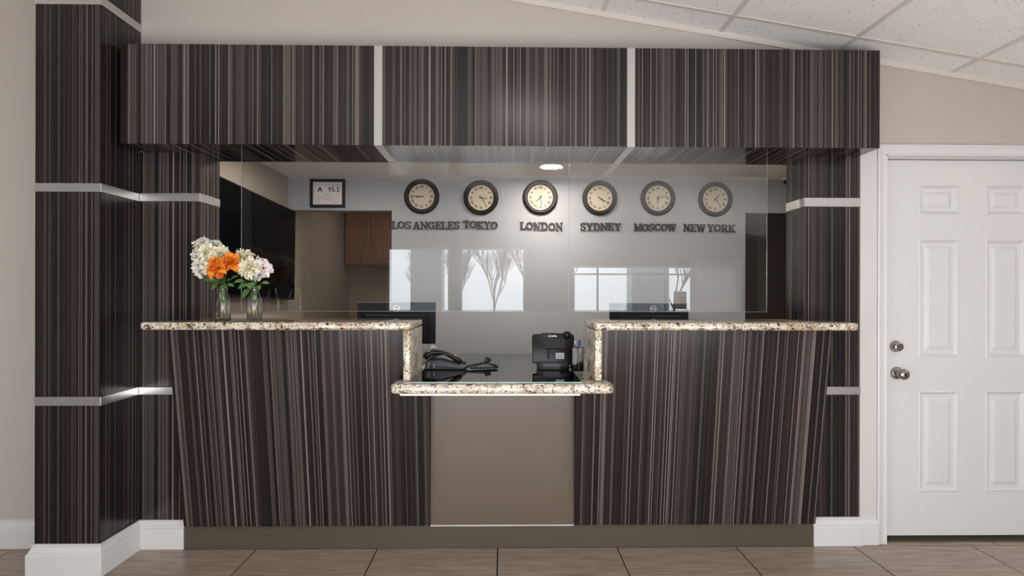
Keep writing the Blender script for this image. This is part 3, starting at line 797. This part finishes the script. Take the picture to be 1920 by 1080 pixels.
# monitors seen from behind
for xa, xb, zt, lab, lz in ((-1.020, -.472, 1.282, 'black computer monitor seen from behind over the left counter', 1.238), (.752, 1.312, 1.278, 'black computer monitor seen from behind over the right counter', 1.238)):
    cx = (xa+xb)/2; y0 = 4.0
    r = thing('computer_monitor', lab, 'monitor', (cx, y0+.06, .92), 'office monitors')
    MB().box(xa, xb, y0, y0+.012, .990, zt, .004, 1).build('back_cover', M['blackmat'], r)
    MB().box(xa+.06, xb-.06, y0-.028, y0+.001, 1.01, zt-.085, .010, 2).build('rear_bulge', M['blackmat'], r)
    MB().box(xa+.006, xb-.006, y0+.0125, y0+.0135, .998, zt-.008).build('screen', M['screen'], r)
    MB().box(cx-.025, cx+.025, y0-.055, y0-.029, .93, 1.12, .004, 1).build('stand_neck', M['blackmat'], r)
    MB().box(cx-.11, cx+.11, y0-.12, y0+.08, .9205, .932, .004, 1).build('stand_foot', M['blackmat'], r)
    MB().lathe([(.0195, 0), (.023, 0), (.023, -.001), (.0195, -.001)], 32, (cx+(.0 if cx < 0 else .03), y0-.0005, lz), 'y', close=True).build('logo_ring', M['logo'], r)
    print_text('DELL', cx+(.0 if cx < 0 else .03), lz, .016, M['logo'], r, y=y0-.0012, bold=.0004, name='logo_text')

# security camera dome, recessed lamps
r = thing('security_camera', 'small dark dome camera on the office ceiling beside the right pilaster', 'camera', (2.42, 4.80, ZC))
MB().lathe([(0, -.001), (.045, -.001), (.045, -.022), (.040, -.028), (0, -.028)], 24, (2.42, 4.80, ZC), 'z').build('base', M['white'], r, 'auto')
MB().lathe([(.036, -.0282), (.034, -.045), (.024, -.058), (.010, -.064), (0, -.065)], 24, (2.42, 4.80, ZC), 'z').build('dome', M['black'], r, True)
for lx, ly, lab, mm_ in ((.375, 4.42, 'round recessed downlight in the office ceiling above the clocks', 'lamp'), (-1.1, 3.75, 'round recessed downlight in the office ceiling above the left monitor', 'lamp'), (1.7, 3.75, 'round recessed downlight in the office ceiling above the right monitor', 'lamp'), (-1.1, 5.9, 'round downlight added to brighten the back hallway, in its ceiling', 'hall_fill')):
    r = thing('downlight', lab, 'light', (lx, ly, ZC), 'recessed downlights')
    MB().lathe([(.078, -.0005), (.098, -.0005), (.100, -.005), (.094, -.010), (.078, -.006)], 40, (lx, ly, ZC), 'z', close=True).build('trim_ring', M['white'], r, 'auto')
    MB().lathe([(0, -.001), (.077, -.001), (.077, -.004), (0, -.006)], 32, (lx, ly, ZC), 'z').build('lens', M[mm_], r)

# hallway wood cabinet and smoke detector
r = thing('wall_cabinet', 'reddish brown wooden cabinet high on the hallway wall seen through the doorway', 'cabinet', (-1.45, 6.72, 1.66))
MB().box(-1.82, -1.06, 6.60, 6.848, 1.66, 2.265).build('body', M['wood'], r)
for a, c in ((-1.815, -1.525), (-1.52, -1.23)):
    b = MB(); b.box(a, c, 6.58, 6.599, 1.665, 2.26, .002, 1); b.box(a+.05, c-.05, 6.574, 6.58, 1.72, 2.205, .003, 1)
    dd = b.build('door', M['wood'], r)
    MB().lathe([(0, -.02), (.01, -.018), (.012, -.010), (.005, -.004), (.005, 0)], 12, ((c-.02), 6.58, 1.72), 'y').build('knob', M['nickel'], dd, True)
r = tag(MB().lathe([(0, -.04), (.04, -.038), (.06, -.028), (.065, -.001), (0, -.001)], 24, (-1.62, 6.2, ZC), 'z').build('smoke_detector', M['black'], None, 'auto', loc=(-1.62, 6.2, ZC)), 'small dark smoke detector on the hallway ceiling beyond the doorway', 'detector')

# ------------------------------------------------------------------ desk phones
def spiral(path, r, turns, n=8):
    """coil around a polyline"""
    P = [Vector(p) for p in path]; L = [0]
    for a, b in zip(P, P[1:]): L.append(L[-1]+(b-a).length)
    out = []; N = turns*n
    for i in range(N+1):
        s = L[-1]*i/N; k = 0
        while k < len(L)-2 and s > L[k+1]: k += 1
        t_ = (s-L[k])/max(L[k+1]-L[k], 1e-6); p = P[k].lerp(P[k+1], t_); d = (P[k+1]-P[k]).normalized()
        a = d.cross(Vector((0, 0, 1))).normalized(); b = a.cross(d)
        an = 2*PI*i/n
        out.append(p + a*r*math.cos(an) + b*r*math.sin(an))
    return out
ZG = .9266
px, py = -.428, 3.13
r = thing('desk_phone', 'grey desk phone seen from the side with its coiled cord, on the left glass sheet', 'phone', (px, py, ZG))
prof = [(0, .002), (.205, .001), (.222, .012), (.218, .020), (.085, .052), (.004, .046)]
MB().poly([(px+a, ZG+c) for a, c in prof], 'xz', py, py+.20, .004, 2).build('base', M['phone'], r, 'auto')
# handset cradle side and deck sloping down to the right
MB().poly([(px+.01, ZG+.047), (px+.05, ZG+.082), (px+.10, ZG+.088), (px+.225, ZG+.030), (px+.215, ZG+.020), (px+.085, ZG+.0525)], 'xz', py+.07, py+.20, .003, 2).build('key_deck', M['phone2'], r, 'auto')
b = MB()
for i in range(7):
    for j in range(5):
        u = .105+i*.0165; z = .088-(u-.10)*.464
        b.box(px+u-.006, px+u+.006, py+.078+j*.022, py+.078+j*.022+.016, ZG+z-.002, ZG+z+.007, rot=Matrix.Rotation(.434, 3, 'Y'))
b.build('keys', M['key'], r, kind='stuff')
b = MB(); b.box(px+.005, px+.085, py+.09, py+.195, ZG+.088, ZG+.100, .003, 1, rot=Matrix.Rotation(.6, 3, 'Y'))
b.build('display_housing', M['phone2'], r)
b = MB(); b.box(px+.012, px+.078, py+.098, py+.187, ZG+.1005, ZG+.102, rot=Matrix.Rotation(.6, 3, 'Y'), piv=(px+.045, py, ZG+.094)); b.build('display', M['lcd'], r)
MB().poly([(px-.006, ZG+.088), (px+.030, ZG+.132), (px+.036, ZG+.128), (px+.082, ZG+.098), (px+.03, ZG+.082)], 'xz', py+.088, py+.094).build('display_cheek', M['lcd'], r)
hp = [(px-.004, ZG+.060), (px+.010, ZG+.080), (px+.035, ZG+.092), (px+.075, ZG+.093), (px+.115, ZG+.085), (px+.150, ZG+.070), (px+.180, ZG+.052), (px+.196, ZG+.036)]
MB().tube([(a, py+.035, c) for a, c in hp], [.020, .024, .018, .013, .012, .014, .019, .016], 12, flat=.8).build('handset', M['phone2'], r, True)
MB().tube([(px+.06, py+.030, ZG+.066), (px+.10, py+.028, ZG+.070), (px+.15, py+.03, ZG+.048)], [.008, .012, .006], 10).build('cradle', M['key'], r, True)
cord = [(px+.224, py+.03, ZG+.012), (px+.27, py+.06, ZG+.020), (px+.33, py+.10, ZG+.026), (px+.36, py+.13, ZG+.040), (px+.335, py+.135, ZG+.050), (px+.325, py+.12, ZG+.028), (px+.38, py+.09, ZG+.014), (px+.40, py+.05, ZG+.009), (px+.32, py+.03, ZG+.008), (px+.25, py+.015, ZG+.009)]
MB().tube(spiral(cord, .0055, 62, 7), .0026, 5).build('coiled_cord', M['phone2'], r, True)
b = MB()
for q, (a, c) in enumerate(((.017, .012), (.017, .020), (.019, .028), (.020, .034), (.046, .012), (.048, .020), (.046, .028))):
    b.box(px+a, px+a+.006, py-.0006, py, ZG+c, ZG+c+.003)
b.build('port_marks', M['logo'], r, kind='stuff')

# black phone seen from the back
qx, qy = .284, 3.16
r = thing('desk_phone', 'black desk phone seen from the back with a sticker, on the right glass sheet', 'phone', (qx, qy, ZG))
tl = Matrix.Rotation(-.22, 3, 'X')
w = .118
b = MB()
b.poly([(-w, .012), (-w+.004, .008), (w-.016, -.006), (w-.004, .002), (w, .150), (w-.006, .168), (w-.045, .172), (.0, .176), (-w+.055, .176), (-w+.050, .170), (-w+.004, .168), (-w-.002, .155)], 'xz', 0, .034, .005, 2)
bmesh.ops.rotate(b.bm, verts=b.bm.verts[:], cent=(0, 0, 0), matrix=tl); bmesh.ops.translate(b.bm, verts=b.bm.verts[:], vec=(qx, qy, ZG+.028))
b.build('body', M['phone2'], r, 'auto')
def on_back(b): 
    bmesh.ops.rotate(b.bm, verts=b.bm.verts[:], cent=(0, 0, 0), matrix=tl); bmesh.ops.translate(b.bm, verts=b.bm.verts[:], vec=(qx, qy, ZG+.028)); return b
on_back(MB().box(-.055, .068, -.006, .0005, .085, .146, .003, 1)).build('rear_recess', M['black'], r)
on_back(MB().box(.010, .058, -.0075, -.0062, .028, .062)).build('sticker', M['label'], r)
b = MB()
for i in range(3): b.box(.016, .052, -.0078, -.0076, .033+i*.008, .036+i*.008)
on_back(b).build('sticker_print', M['inkgrey'], r, kind='stuff')
on_back(MB().lathe([(.0035, 0), (.0058, 0), (.0058, -.001), (.0035, -.001)], 16, (-.021, -.0005, .156), 'y', close=True)).build('logo_mark', M['logo'], r)
me = text_mesh('MITEL', .0115, 0, .0006)
on_back(MB().mesh(me, Matrix.Translation((.004, -.0012, .156)) @ FACE_CAM)).build('logo_text', M['logo'], r, kind='stuff')
b = MB(); b.lathe([(0, -.012), (.011, -.012), (.012, 0), (0, 0)], 16, (-.055, 0, .122), 'y'); b.box(-.060, -.050, -.010, 0, .085, .118, .002, 1); b.box(-.035, -.025, -.010, 0, .030, .085, .002, 1)
on_back(b).build('wall_hook', M['black'], r)
MB().poly([(qx-.095, qy+.06), (qx-.088, qy-.01), (qx-.06, qy-.035), (qx+.03, qy-.042), (qx+.075, qy-.025), (qx+.09, qy+.02), (qx+.09, qy+.06)], 'xy', ZG+.0005, ZG+.040, .006, 2).build('stand', M['phone'], r, 'auto')
MB().tube([(qx+.078, qy+.055, ZG+.02), (qx+.078, qy+.060, ZG+.10), (qx+.078, qy+.062, ZG+.19)], [.020, .018, .022], 14).build('handset', M['phone2'], r, True)
MB().lathe([(0, .018), (.015, .016), (.022, .008), (.024, -.004), (.024, -.022), (0, -.022)], 20, (qx+.078, qy+.045, ZG+.192), 'z').build('handset_cap', M['phone2'], r, True)
MB().tube(spiral([(qx+.03, qy-.046, ZG+.012), (qx+.07, qy-.042, ZG+.013), (qx+.105, qy-.01, ZG+.013), (qx+.12, qy+.05, ZG+.012)], .0045, 18, 7), .0022, 5).build('coiled_cord', M['phone2'], r, True)

# ------------------------------------------------------------------ pen cup and pens
cx, cy, zc = .412, 3.14, .9205
r = thing('pen_cup', 'square smoked plastic pen cup beside the right granite side slab', 'cup', (cx, cy, zc))
hw = .031
b = MB()
b.box(cx-hw, cx+hw, cy-hw, cy-hw+.002, zc+.003, zc+.13); b.box(cx-hw, cx-hw+.002, cy-hw+.002, cy+hw-.002, zc+.003, zc+.13); b.box(cx+hw-.002, cx+hw, cy-hw+.002, cy+hw-.002, zc+.003, zc+.13)
b.build('walls', M['smoke'], r)
MB().box(cx-hw, cx+hw, cy+hw-.002, cy+hw, zc+.003, zc+.13).build('back_wall', M['blackmat'], r)
MB().box(cx-hw, cx+hw, cy-hw, cy+hw, zc, zc+.003).build('bottom', M['blackmat'], r)
b = MB(); b.box(cx-hw-.001, cx+hw+.001, cy-hw-.001, cy-hw+.0005, zc+.128, zc+.1315); b.build('rim', M['black'], r)
PENS = [('purple', 'pen_purple', (.000, -.015), (-.018, .004), .142, .0048), ('pale lilac', 'pen_lilac', (-.022, -.022), (.016, -.012), .135, .0036), ('green', 'pen_green', (.016, -.006), (-.024, -.018), .120, .0050), ('yellow', 'pen_yellow', (.004, -.020), (.022, .004), .125, .0050), ('blue', 'pen_blue', (.012, .010), (.014, .016), .162, .0062), ('white', 'pen_white', (-.010, .012), (-.012, .014), .155, .0040)]
for nm, m, a, c, L, rr in PENS:
    p0 = Vector((cx+a[0], cy+a[1], zc+.009)); p1 = Vector((cx+c[0], cy+c[1], zc+.009+math.sqrt(max(L*L-(c[0]-a[0])**2-(c[1]-a[1])**2, 0))))
    r = thing('pen', '%s pen standing in the smoked pen cup' % nm, 'pen', p0, 'pens in the cup')
    d_ = (p1-p0)
    MB().tube([p0, p0+d_*.04, p0+d_*.06, p0+d_*.68], [rr*.35, rr*.8, rr, rr], 8).build('barrel', M[m], r, 'auto')
    MB().tube([p0+d_*.68, p0+d_*.97, p1], [rr*1.15, rr*1.15, rr*.7], 8).build('cap', M[m], r, 'auto')

# ------------------------------------------------------------------ vases and flowers
ZV = 1.2065
VASES = [(-1.415, 2.90, 'left'), (-1.270, 2.93, 'right')]
for vx, vy, sd in VASES:
    lab = 'slim clear glass vase nearer the column, holding white and orange flowers' if sd == 'left' else 'slim clear glass vase farther from the column, holding cream and pink flowers'
    o = MB().lathe([(0, 0), (.033, 0), (.036, .003), (.0365, .09), (.034, .110), (.024, .134), (.0195, .150), (.021, .165), (.029, .184), (.0275, .184), (.0195, .165), (.018, .150), (.0225, .134), (.0325, .110), (.0345, .09), (.0345, .010), (.030, .007), (0, .007)], 36, (vx, vy, ZV), 'z').build('glass_vase', M['glass'], None, True, loc=(vx, vy, ZV))
    tag(o, lab, 'vase')

def petals(b, c, F, layers, L, Wd, ruffle=.1, rnd=random):
    F = Vector(F).normalized()
    A = F.cross(Vector((.13, .21, .97))).normalized(); B = F.cross(A)
    for (n, ph0, dph, ls, ws) in layers:
        o0 = rnd.random()*2*PI
        for k in range(n):
            t0 = o0+2*PI*k/n+rnd.uniform(-.15, .15); R = A*math.cos(t0)+B*math.sin(t0); T = F.cross(R)
            p = Vector(c)+R*L*.05; rows = []; NS = 4
            l_ = L*ls*rnd.uniform(.88, 1.1); w_ = Wd*ws*rnd.uniform(.88, 1.1); p0 = math.radians(ph0+rnd.uniform(-8, 8)); dp = math.radians(dph+rnd.uniform(-14, 14))
            for s in range(NS+1):
                t = s/NS; ph = p0+dp*t
                if s: p = p + (F*math.cos(ph)+R*math.sin(ph))*l_/NS
                nin = F*math.sin(ph)-R*math.cos(ph)          # towards the flower's inside
                w = w_*(math.sin(PI*min(t*.78+.12, 1))**.8)*.5
                row = []
                for q in (-1, 0, 1):
                    e = rnd.uniform(-ruffle, ruffle)*L*t
                    row.append(b.bm.verts.new(p + T*w*q + nin*(abs(q)*w*.45) + F*e))
                rows.append(row)
            for X, Y in zip(rows, rows[1:]):
                for q in range(2): b.bm.faces.new((X[q], X[q+1], Y[q+1], Y[q]))
    return b
def leaf(b, c, D, N, L, Wd):
    D = Vector(D).normalized(); N = Vector(N).normalized(); T = D.cross(N).normalized(); N = T.cross(D)
    rows = []; NS = 7
    for s in range(NS+1):
        t = s/NS; w = Wd*(math.sin(PI*(t*.93+.04))**.9)*(1+.22*(s % 2))*.5
        p = Vector(c)+D*L*t - N*L*.25*t*t
        rows.append([b.bm.verts.new(p-T*w+N*w*.3), b.bm.verts.new(p), b.bm.verts.new(p+T*w+N*w*.3)])
    for X, Y in zip(rows, rows[1:]):
        for q in range(2): b.bm.faces.new((X[q], X[q+1], Y[q+1], Y[q]))
    return b
ROSE = [(3, -14, 6, .80, .55), (3, -8, 14, .88, .7), (4, 2, 24, .92, .85), (4, 14, 44, .95, 1.0), (5, 30, 72, 1.0, 1.15), (5, 56, 70, .95, 1.2)]
BUD = [(3, -4, 6, .8, .8), (4, 4, 14, 1, .95), (4, 14, 30, 1.0, 1.0)]
FLUFF = [(6, -8, 30, .6, .5), (8, 10, 44, .75, .52), (9, 28, 52, .9, .56), (10, 50, 50, 1.0, .58), (10, 76, 44, 1.0, .58)]
DAHLIA = [(7, 2, 14, .55, .34), (9, 16, 20, .7, .38), (12, 32, 24, .85, .42), (14, 50, 28, .95, .44), (15, 68, 26, 1.0, .44), (14, 86, 20, 1.0, .42)]
LILY = [(4, 10, 50, .8, .6), (4, 30, 62, .95, .62), (5, 52, 66, 1.0, .62)]
KX = 1067.0
def at(px_, py_, Y):
    d_ = fw + r2*((px_-960)/KX) - u2*((py_-547.5)/KX); t_ = Y/d_.y
    return Vector((d_.x*t_, Y, CAMH+d_.z*t_))
FL = [ # px, py, depth, radius px, kind, material, facing, vase, label
 (374, 452, 2.93, 15, FLUFF, 'pwhite', (-.3, -.6, .8), 0, 'highest white ruffled flower of the taller bouquet'),
 (403, 455, 2.95, 12, FLUFF, 'pwhite', (.2, -.5, .9), 0, 'white ruffled flower at the top right of the taller bouquet'),
 (384, 469, 2.88, 17, FLUFF, 'pcream', (-.1, -.9, .4), 0, 'creamy white ruffled flower in the middle of the taller bouquet'),
 (415, 471, 2.92, 15, FLUFF, 'pcream', (.4, -.7, .6), 0, 'creamy flower just above the orange roses'),
 (362, 478, 2.90, 12, FLUFF, 'pwhite', (-.8, -.6, .2), 0, 'white flower at the left edge of the taller bouquet'),
 (369, 503, 2.87, 17, FLUFF, 'pwhite', (-.5, -.8, -.1), 0, 'lowest white ruffled flower, left of the orange roses'),
 (391, 486, 2.89, 12, FLUFF, 'pwhite', (0, -1, .2), 0, 'white flower tucked between cream flower and orange roses'),
 (404, 498, 2.85, 17, ROSE, 'porange', (-.25, -.8, .5), 0, 'largest open orange rose at the front of the bouquet'),
 (432, 489, 2.88, 16, ROSE, 'porange', (.4, -.7, .6), 0, 'orange rose nearest the second vase'),
 (423, 502, 2.86, 11, BUD, 'porange2', (.1, -.8, .6), 0, 'small half closed orange rose between two open ones'),
 (413, 512, 2.85, 11, BUD, 'porange2', (.1, -.7, -.7), 0, 'drooping orange rose bud under the open orange roses'),
 (453, 475, 2.95, 16, DAHLIA, 'pcream', (-.1, -.5, .85), 1, 'upper cream many petalled flower of the shorter bouquet'),
 (463, 499, 2.87, 18, DAHLIA, 'pcream', (-.15, -.95, .25), 1, 'large front cream many petalled flower of the shorter bouquet'),
 (487, 487, 2.95, 13, LILY, 'ppink', (.2, -.6, .8), 1, 'small pale lily at the top of the shorter bouquet'),
 (495, 502, 2.89, 17, LILY, 'ppink', (.55, -.75, .15), 1, 'pale pink lily with wine edged petals at the bouquet right side'),
 (479, 515, 2.92, 12, FLUFF, 'ppink', (.1, -.9, -.2), 1, 'pale blush flower low in the shorter bouquet'),
]
rr_ = random.Random(11)
for i, (ax, ay, dy, rp, lay, m, F, vi, lab) in enumerate(FL):
    c = at(ax, ay, dy); R = rp/KX*dy*(.90 if lay in (FLUFF, LILY) else 1.0); F = Vector(F).normalized(); c2 = c - F*R*.55
    vx, vy, _ = VASES[vi]
    an = rr_.uniform(0, 2*PI); base = Vector((vx+.02*math.cos(an), vy+.02*math.sin(an), ZV+.012+rr_.uniform(0, .05))); neck = Vector((vx+.010*math.cos(an*1.7), vy+.010*math.sin(an*1.7), ZV+.155))
    top = neck.lerp(c2, .5)+Vector((0, 0, .006))
    fl_ = thing('flower', lab, 'flower', base, 'flowers in the two glass vases')
    b = petals(MB(), c2, F, lay, R*(1.35 if lay in (ROSE, BUD) else 1.25), R*(1.2 if lay is not DAHLIA else .85), .10 if lay in (ROSE, BUD) else .17, rr_)
    b.build('petals', M[m], fl_, False)
    MB().tube([base, neck, neck.lerp(top, .6)+Vector((0, 0, .004)), top, c2], .0017, 6).build('stem', M['stem'], fl_, True)
    MB().tube([c2-F*R*.12, c2+F*R*.05, c2+F*R*.22], [R*.10, R*.22, R*.10], 8).build('calyx', M['stem'], fl_, True)
    if m == 'ppink' and lay is LILY:
        b = MB()
        for q in range(3):
            a_ = q*2.1; d_ = (F+Vector((math.cos(a_)*.6, 0, math.sin(a_)*.6))).normalized()
            b.tube([c2+F*R*.2, c2+d_*R*.9], .0008, 5, rb=.0018)
        b.build('stamens', M['pred'], fl_, True, kind='stuff')
LV = [(448, 527, 2.87, (-.9, -.35, .05), .048, .030, 1), (461, 549, 2.88, (-.75, -.4, -.75), .056, .042, 1), (455, 536, 2.87, (-.9, -.5, -.2), .05, .036, 1), (470, 534, 2.86, (.1, -.7, -.5), .044, .034, 1), (478, 530, 2.88, (.2, -.6, .4), .040, .030, 1), (497, 530, 2.90, (.95, -.2, .1), .040, .024, 1), (470, 520, 2.90, (-.2, -.5, .8), .042, .03, 1), (484, 538, 2.88, (.6, -.6, -.3), .036, .024, 1),
      (396, 525, 2.88, (-.8, -.3, .3), .056, .034, 0), (404, 536, 2.88, (-.6, -.5, -.4), .046, .030, 0), (418, 536, 2.87, (.3, -.6, -.2), .046, .032, 0), (386, 520, 2.90, (-.9, -.2, .2), .036, .020, 0), (410, 530, 2.87, (-.1, -.7, .1), .040, .028, 0), (425, 526, 2.88, (.6, -.5, .4), .046, .026, 0), (438, 520, 2.90, (.8, -.2, .6), .044, .026, 0), (432, 534, 2.88, (.9, -.3, -.1), .036, .022, 0)]
for vi in (0, 1):
    vx, vy, _ = VASES[vi]
    root = thing('leaf_sprig', ('dark green leaf sprig under the white and orange flowers', 'bright green jagged leaf sprig under the cream and pink flowers')[vi], 'foliage', (vx, vy, ZV+.03))
    for (ax, ay, dy, D, L, Wd, v_) in LV:
        if v_ != vi: continue
        c = at(ax, ay, dy); D = Vector(D).normalized(); c0 = c - D*L*.5
        leaf(MB(), c0, D, (-.1, -.6, .8), L, Wd).build('leaf', M['leaf'], root, True)
        n_ = Vector((vx, vy, ZV+.158)); MB().tube([Vector((vx, vy, ZV+.03)), n_, c0], .0012, 5).build('stem', M['stem'], root, True)
    # leaves pressed against the inside of the neck
    leaf(MB(), (vx-.006, vy-.004, ZV+.105), (.12, -.05, 1), (0, -1, .1), .065, .024).build('leaf', M['leaf'], root, True)
    leaf(MB(), (vx+.005, vy+.002, ZV+.085), (-.05, 0, 1), (.3, -1, .1), .075, .018).build('leaf', M['leaf'], root, True)

# ------------------------------------------------------------------ lobby side of the windows, seen mirrored in the shields
b = MB(); n = 60; va, vb = [], []
for i in range(n+1):
    x = 3.17+.90*i/n; y = -3.17+.03*math.sin(i*1.15)+.012*math.sin(i*.47)
    va.append(b.bm.verts.new((x, y, .55))); vb.append(b.bm.verts.new((x, y, 1.93)))
for i in range(n): b.bm.faces.new((va[i], va[i+1], vb[i+1], vb[i]))
r = thing('curtain', 'pleated sheer curtain drawn over the right end of the wide lobby window', 'curtain', (3.6, -3.17, .55))
b.build('cloth', M['curtain'], r, True)
MB().tube([(3.1, -3.17, 1.94), (4.12, -3.17, 1.94)], .011, 10).build('rod', M['nickel'], r, True)
r = thing('window_notice', 'white paper notice with an orange disc stuck on the lobby window', 'notice', (3.04, -3.262, 1.07))
MB().box(2.95, 3.14, -3.2680, -3.2665, 1.07, 1.37).build('paper', M['paper'], r)
MB().lathe([(0, .001), (.06, .001), (.06, 0), (0, 0)], 28, (3.045, -3.2663, 1.24), 'y').build('orange_disc', M['orange'], r)

# outside
struct(MB().box(-30, 30, -40, -3.4, -.25, -.12).build('ground_outside', M['ground']))
r = thing('porch', 'white porch beam on two grey square columns outside the lobby windows', 'porch', (0, -5.2, -.12))
for a, c in ((-1.85, -1.22), (2.6, 3.35)):
    MB().box(a, c, -5.5, -5.0, -.12, 2.25).build('porch_column', M['porch'], r)
    MB().box(a-.08, c+.08, -5.56, -4.94, 2.25, 2.36).build('column_cap', M['porchw'], r)
MB().box(-2.6, 4.2, -5.5, -5.0, 2.36, 2.75).build('porch_beam', M['porchw'], r)
def tree(x, y, h, seed, label):
    R = random.Random(seed); b = MB()
    def grow(p, d, L, rad, depth):
        q = p+d*L; mid = p+d*L*.5+Vector((R.uniform(-1, 1), R.uniform(-1, 1), 0))*L*.05
        b.tube([p, mid, q], rad, 4 if depth > 2 else 3, rb=rad*.65)
        if depth == 0: return
        for k in range(4):
            nd = (d+Vector((R.uniform(-.5, .5), R.uniform(-.5, .5), R.uniform(.1, .6)))).normalized()
            grow(p+d*L*R.uniform(.55, 1), nd, L*R.uniform(.6, .8), rad*.6, depth-1)
    grow(Vector((x, y, -.15)), Vector((0, 0, 1)), h*.26, h*.0085, 5)
    o = b.build('bare_tree', M['bark'], None, loc=(x, y, -.15)); tag(o, label, 'tree', 'bare trees outside')
TR = [(-1.6, -14.5, 5), (-.3, -13, 5.2), (1.0, -16, 6), (2.3, -13, 5), (4.0, -11, 6), (5.9, -13, 6), (8.2, -14, 7), (-5.5, -15, 6), (-3.4, -18, 5)]
TLAB = ['bare tree outside, straight behind the gap right of the porch column', 'bare tree outside the middle window, second of the tall ones', 'slimmer bare tree outside near the middle window edge', 'tallest bare tree outside between the two window groups', 'bare tree outside the wide window, left end', 'bare tree outside the wide window, behind the grey column', 'bare tree outside the wide window, behind the curtain', 'bare tree outside at the far left', 'low bare tree outside, farthest away']
for k, (x, y, h) in enumerate(TR): tree(x, y, h, 40+k, TLAB[k])
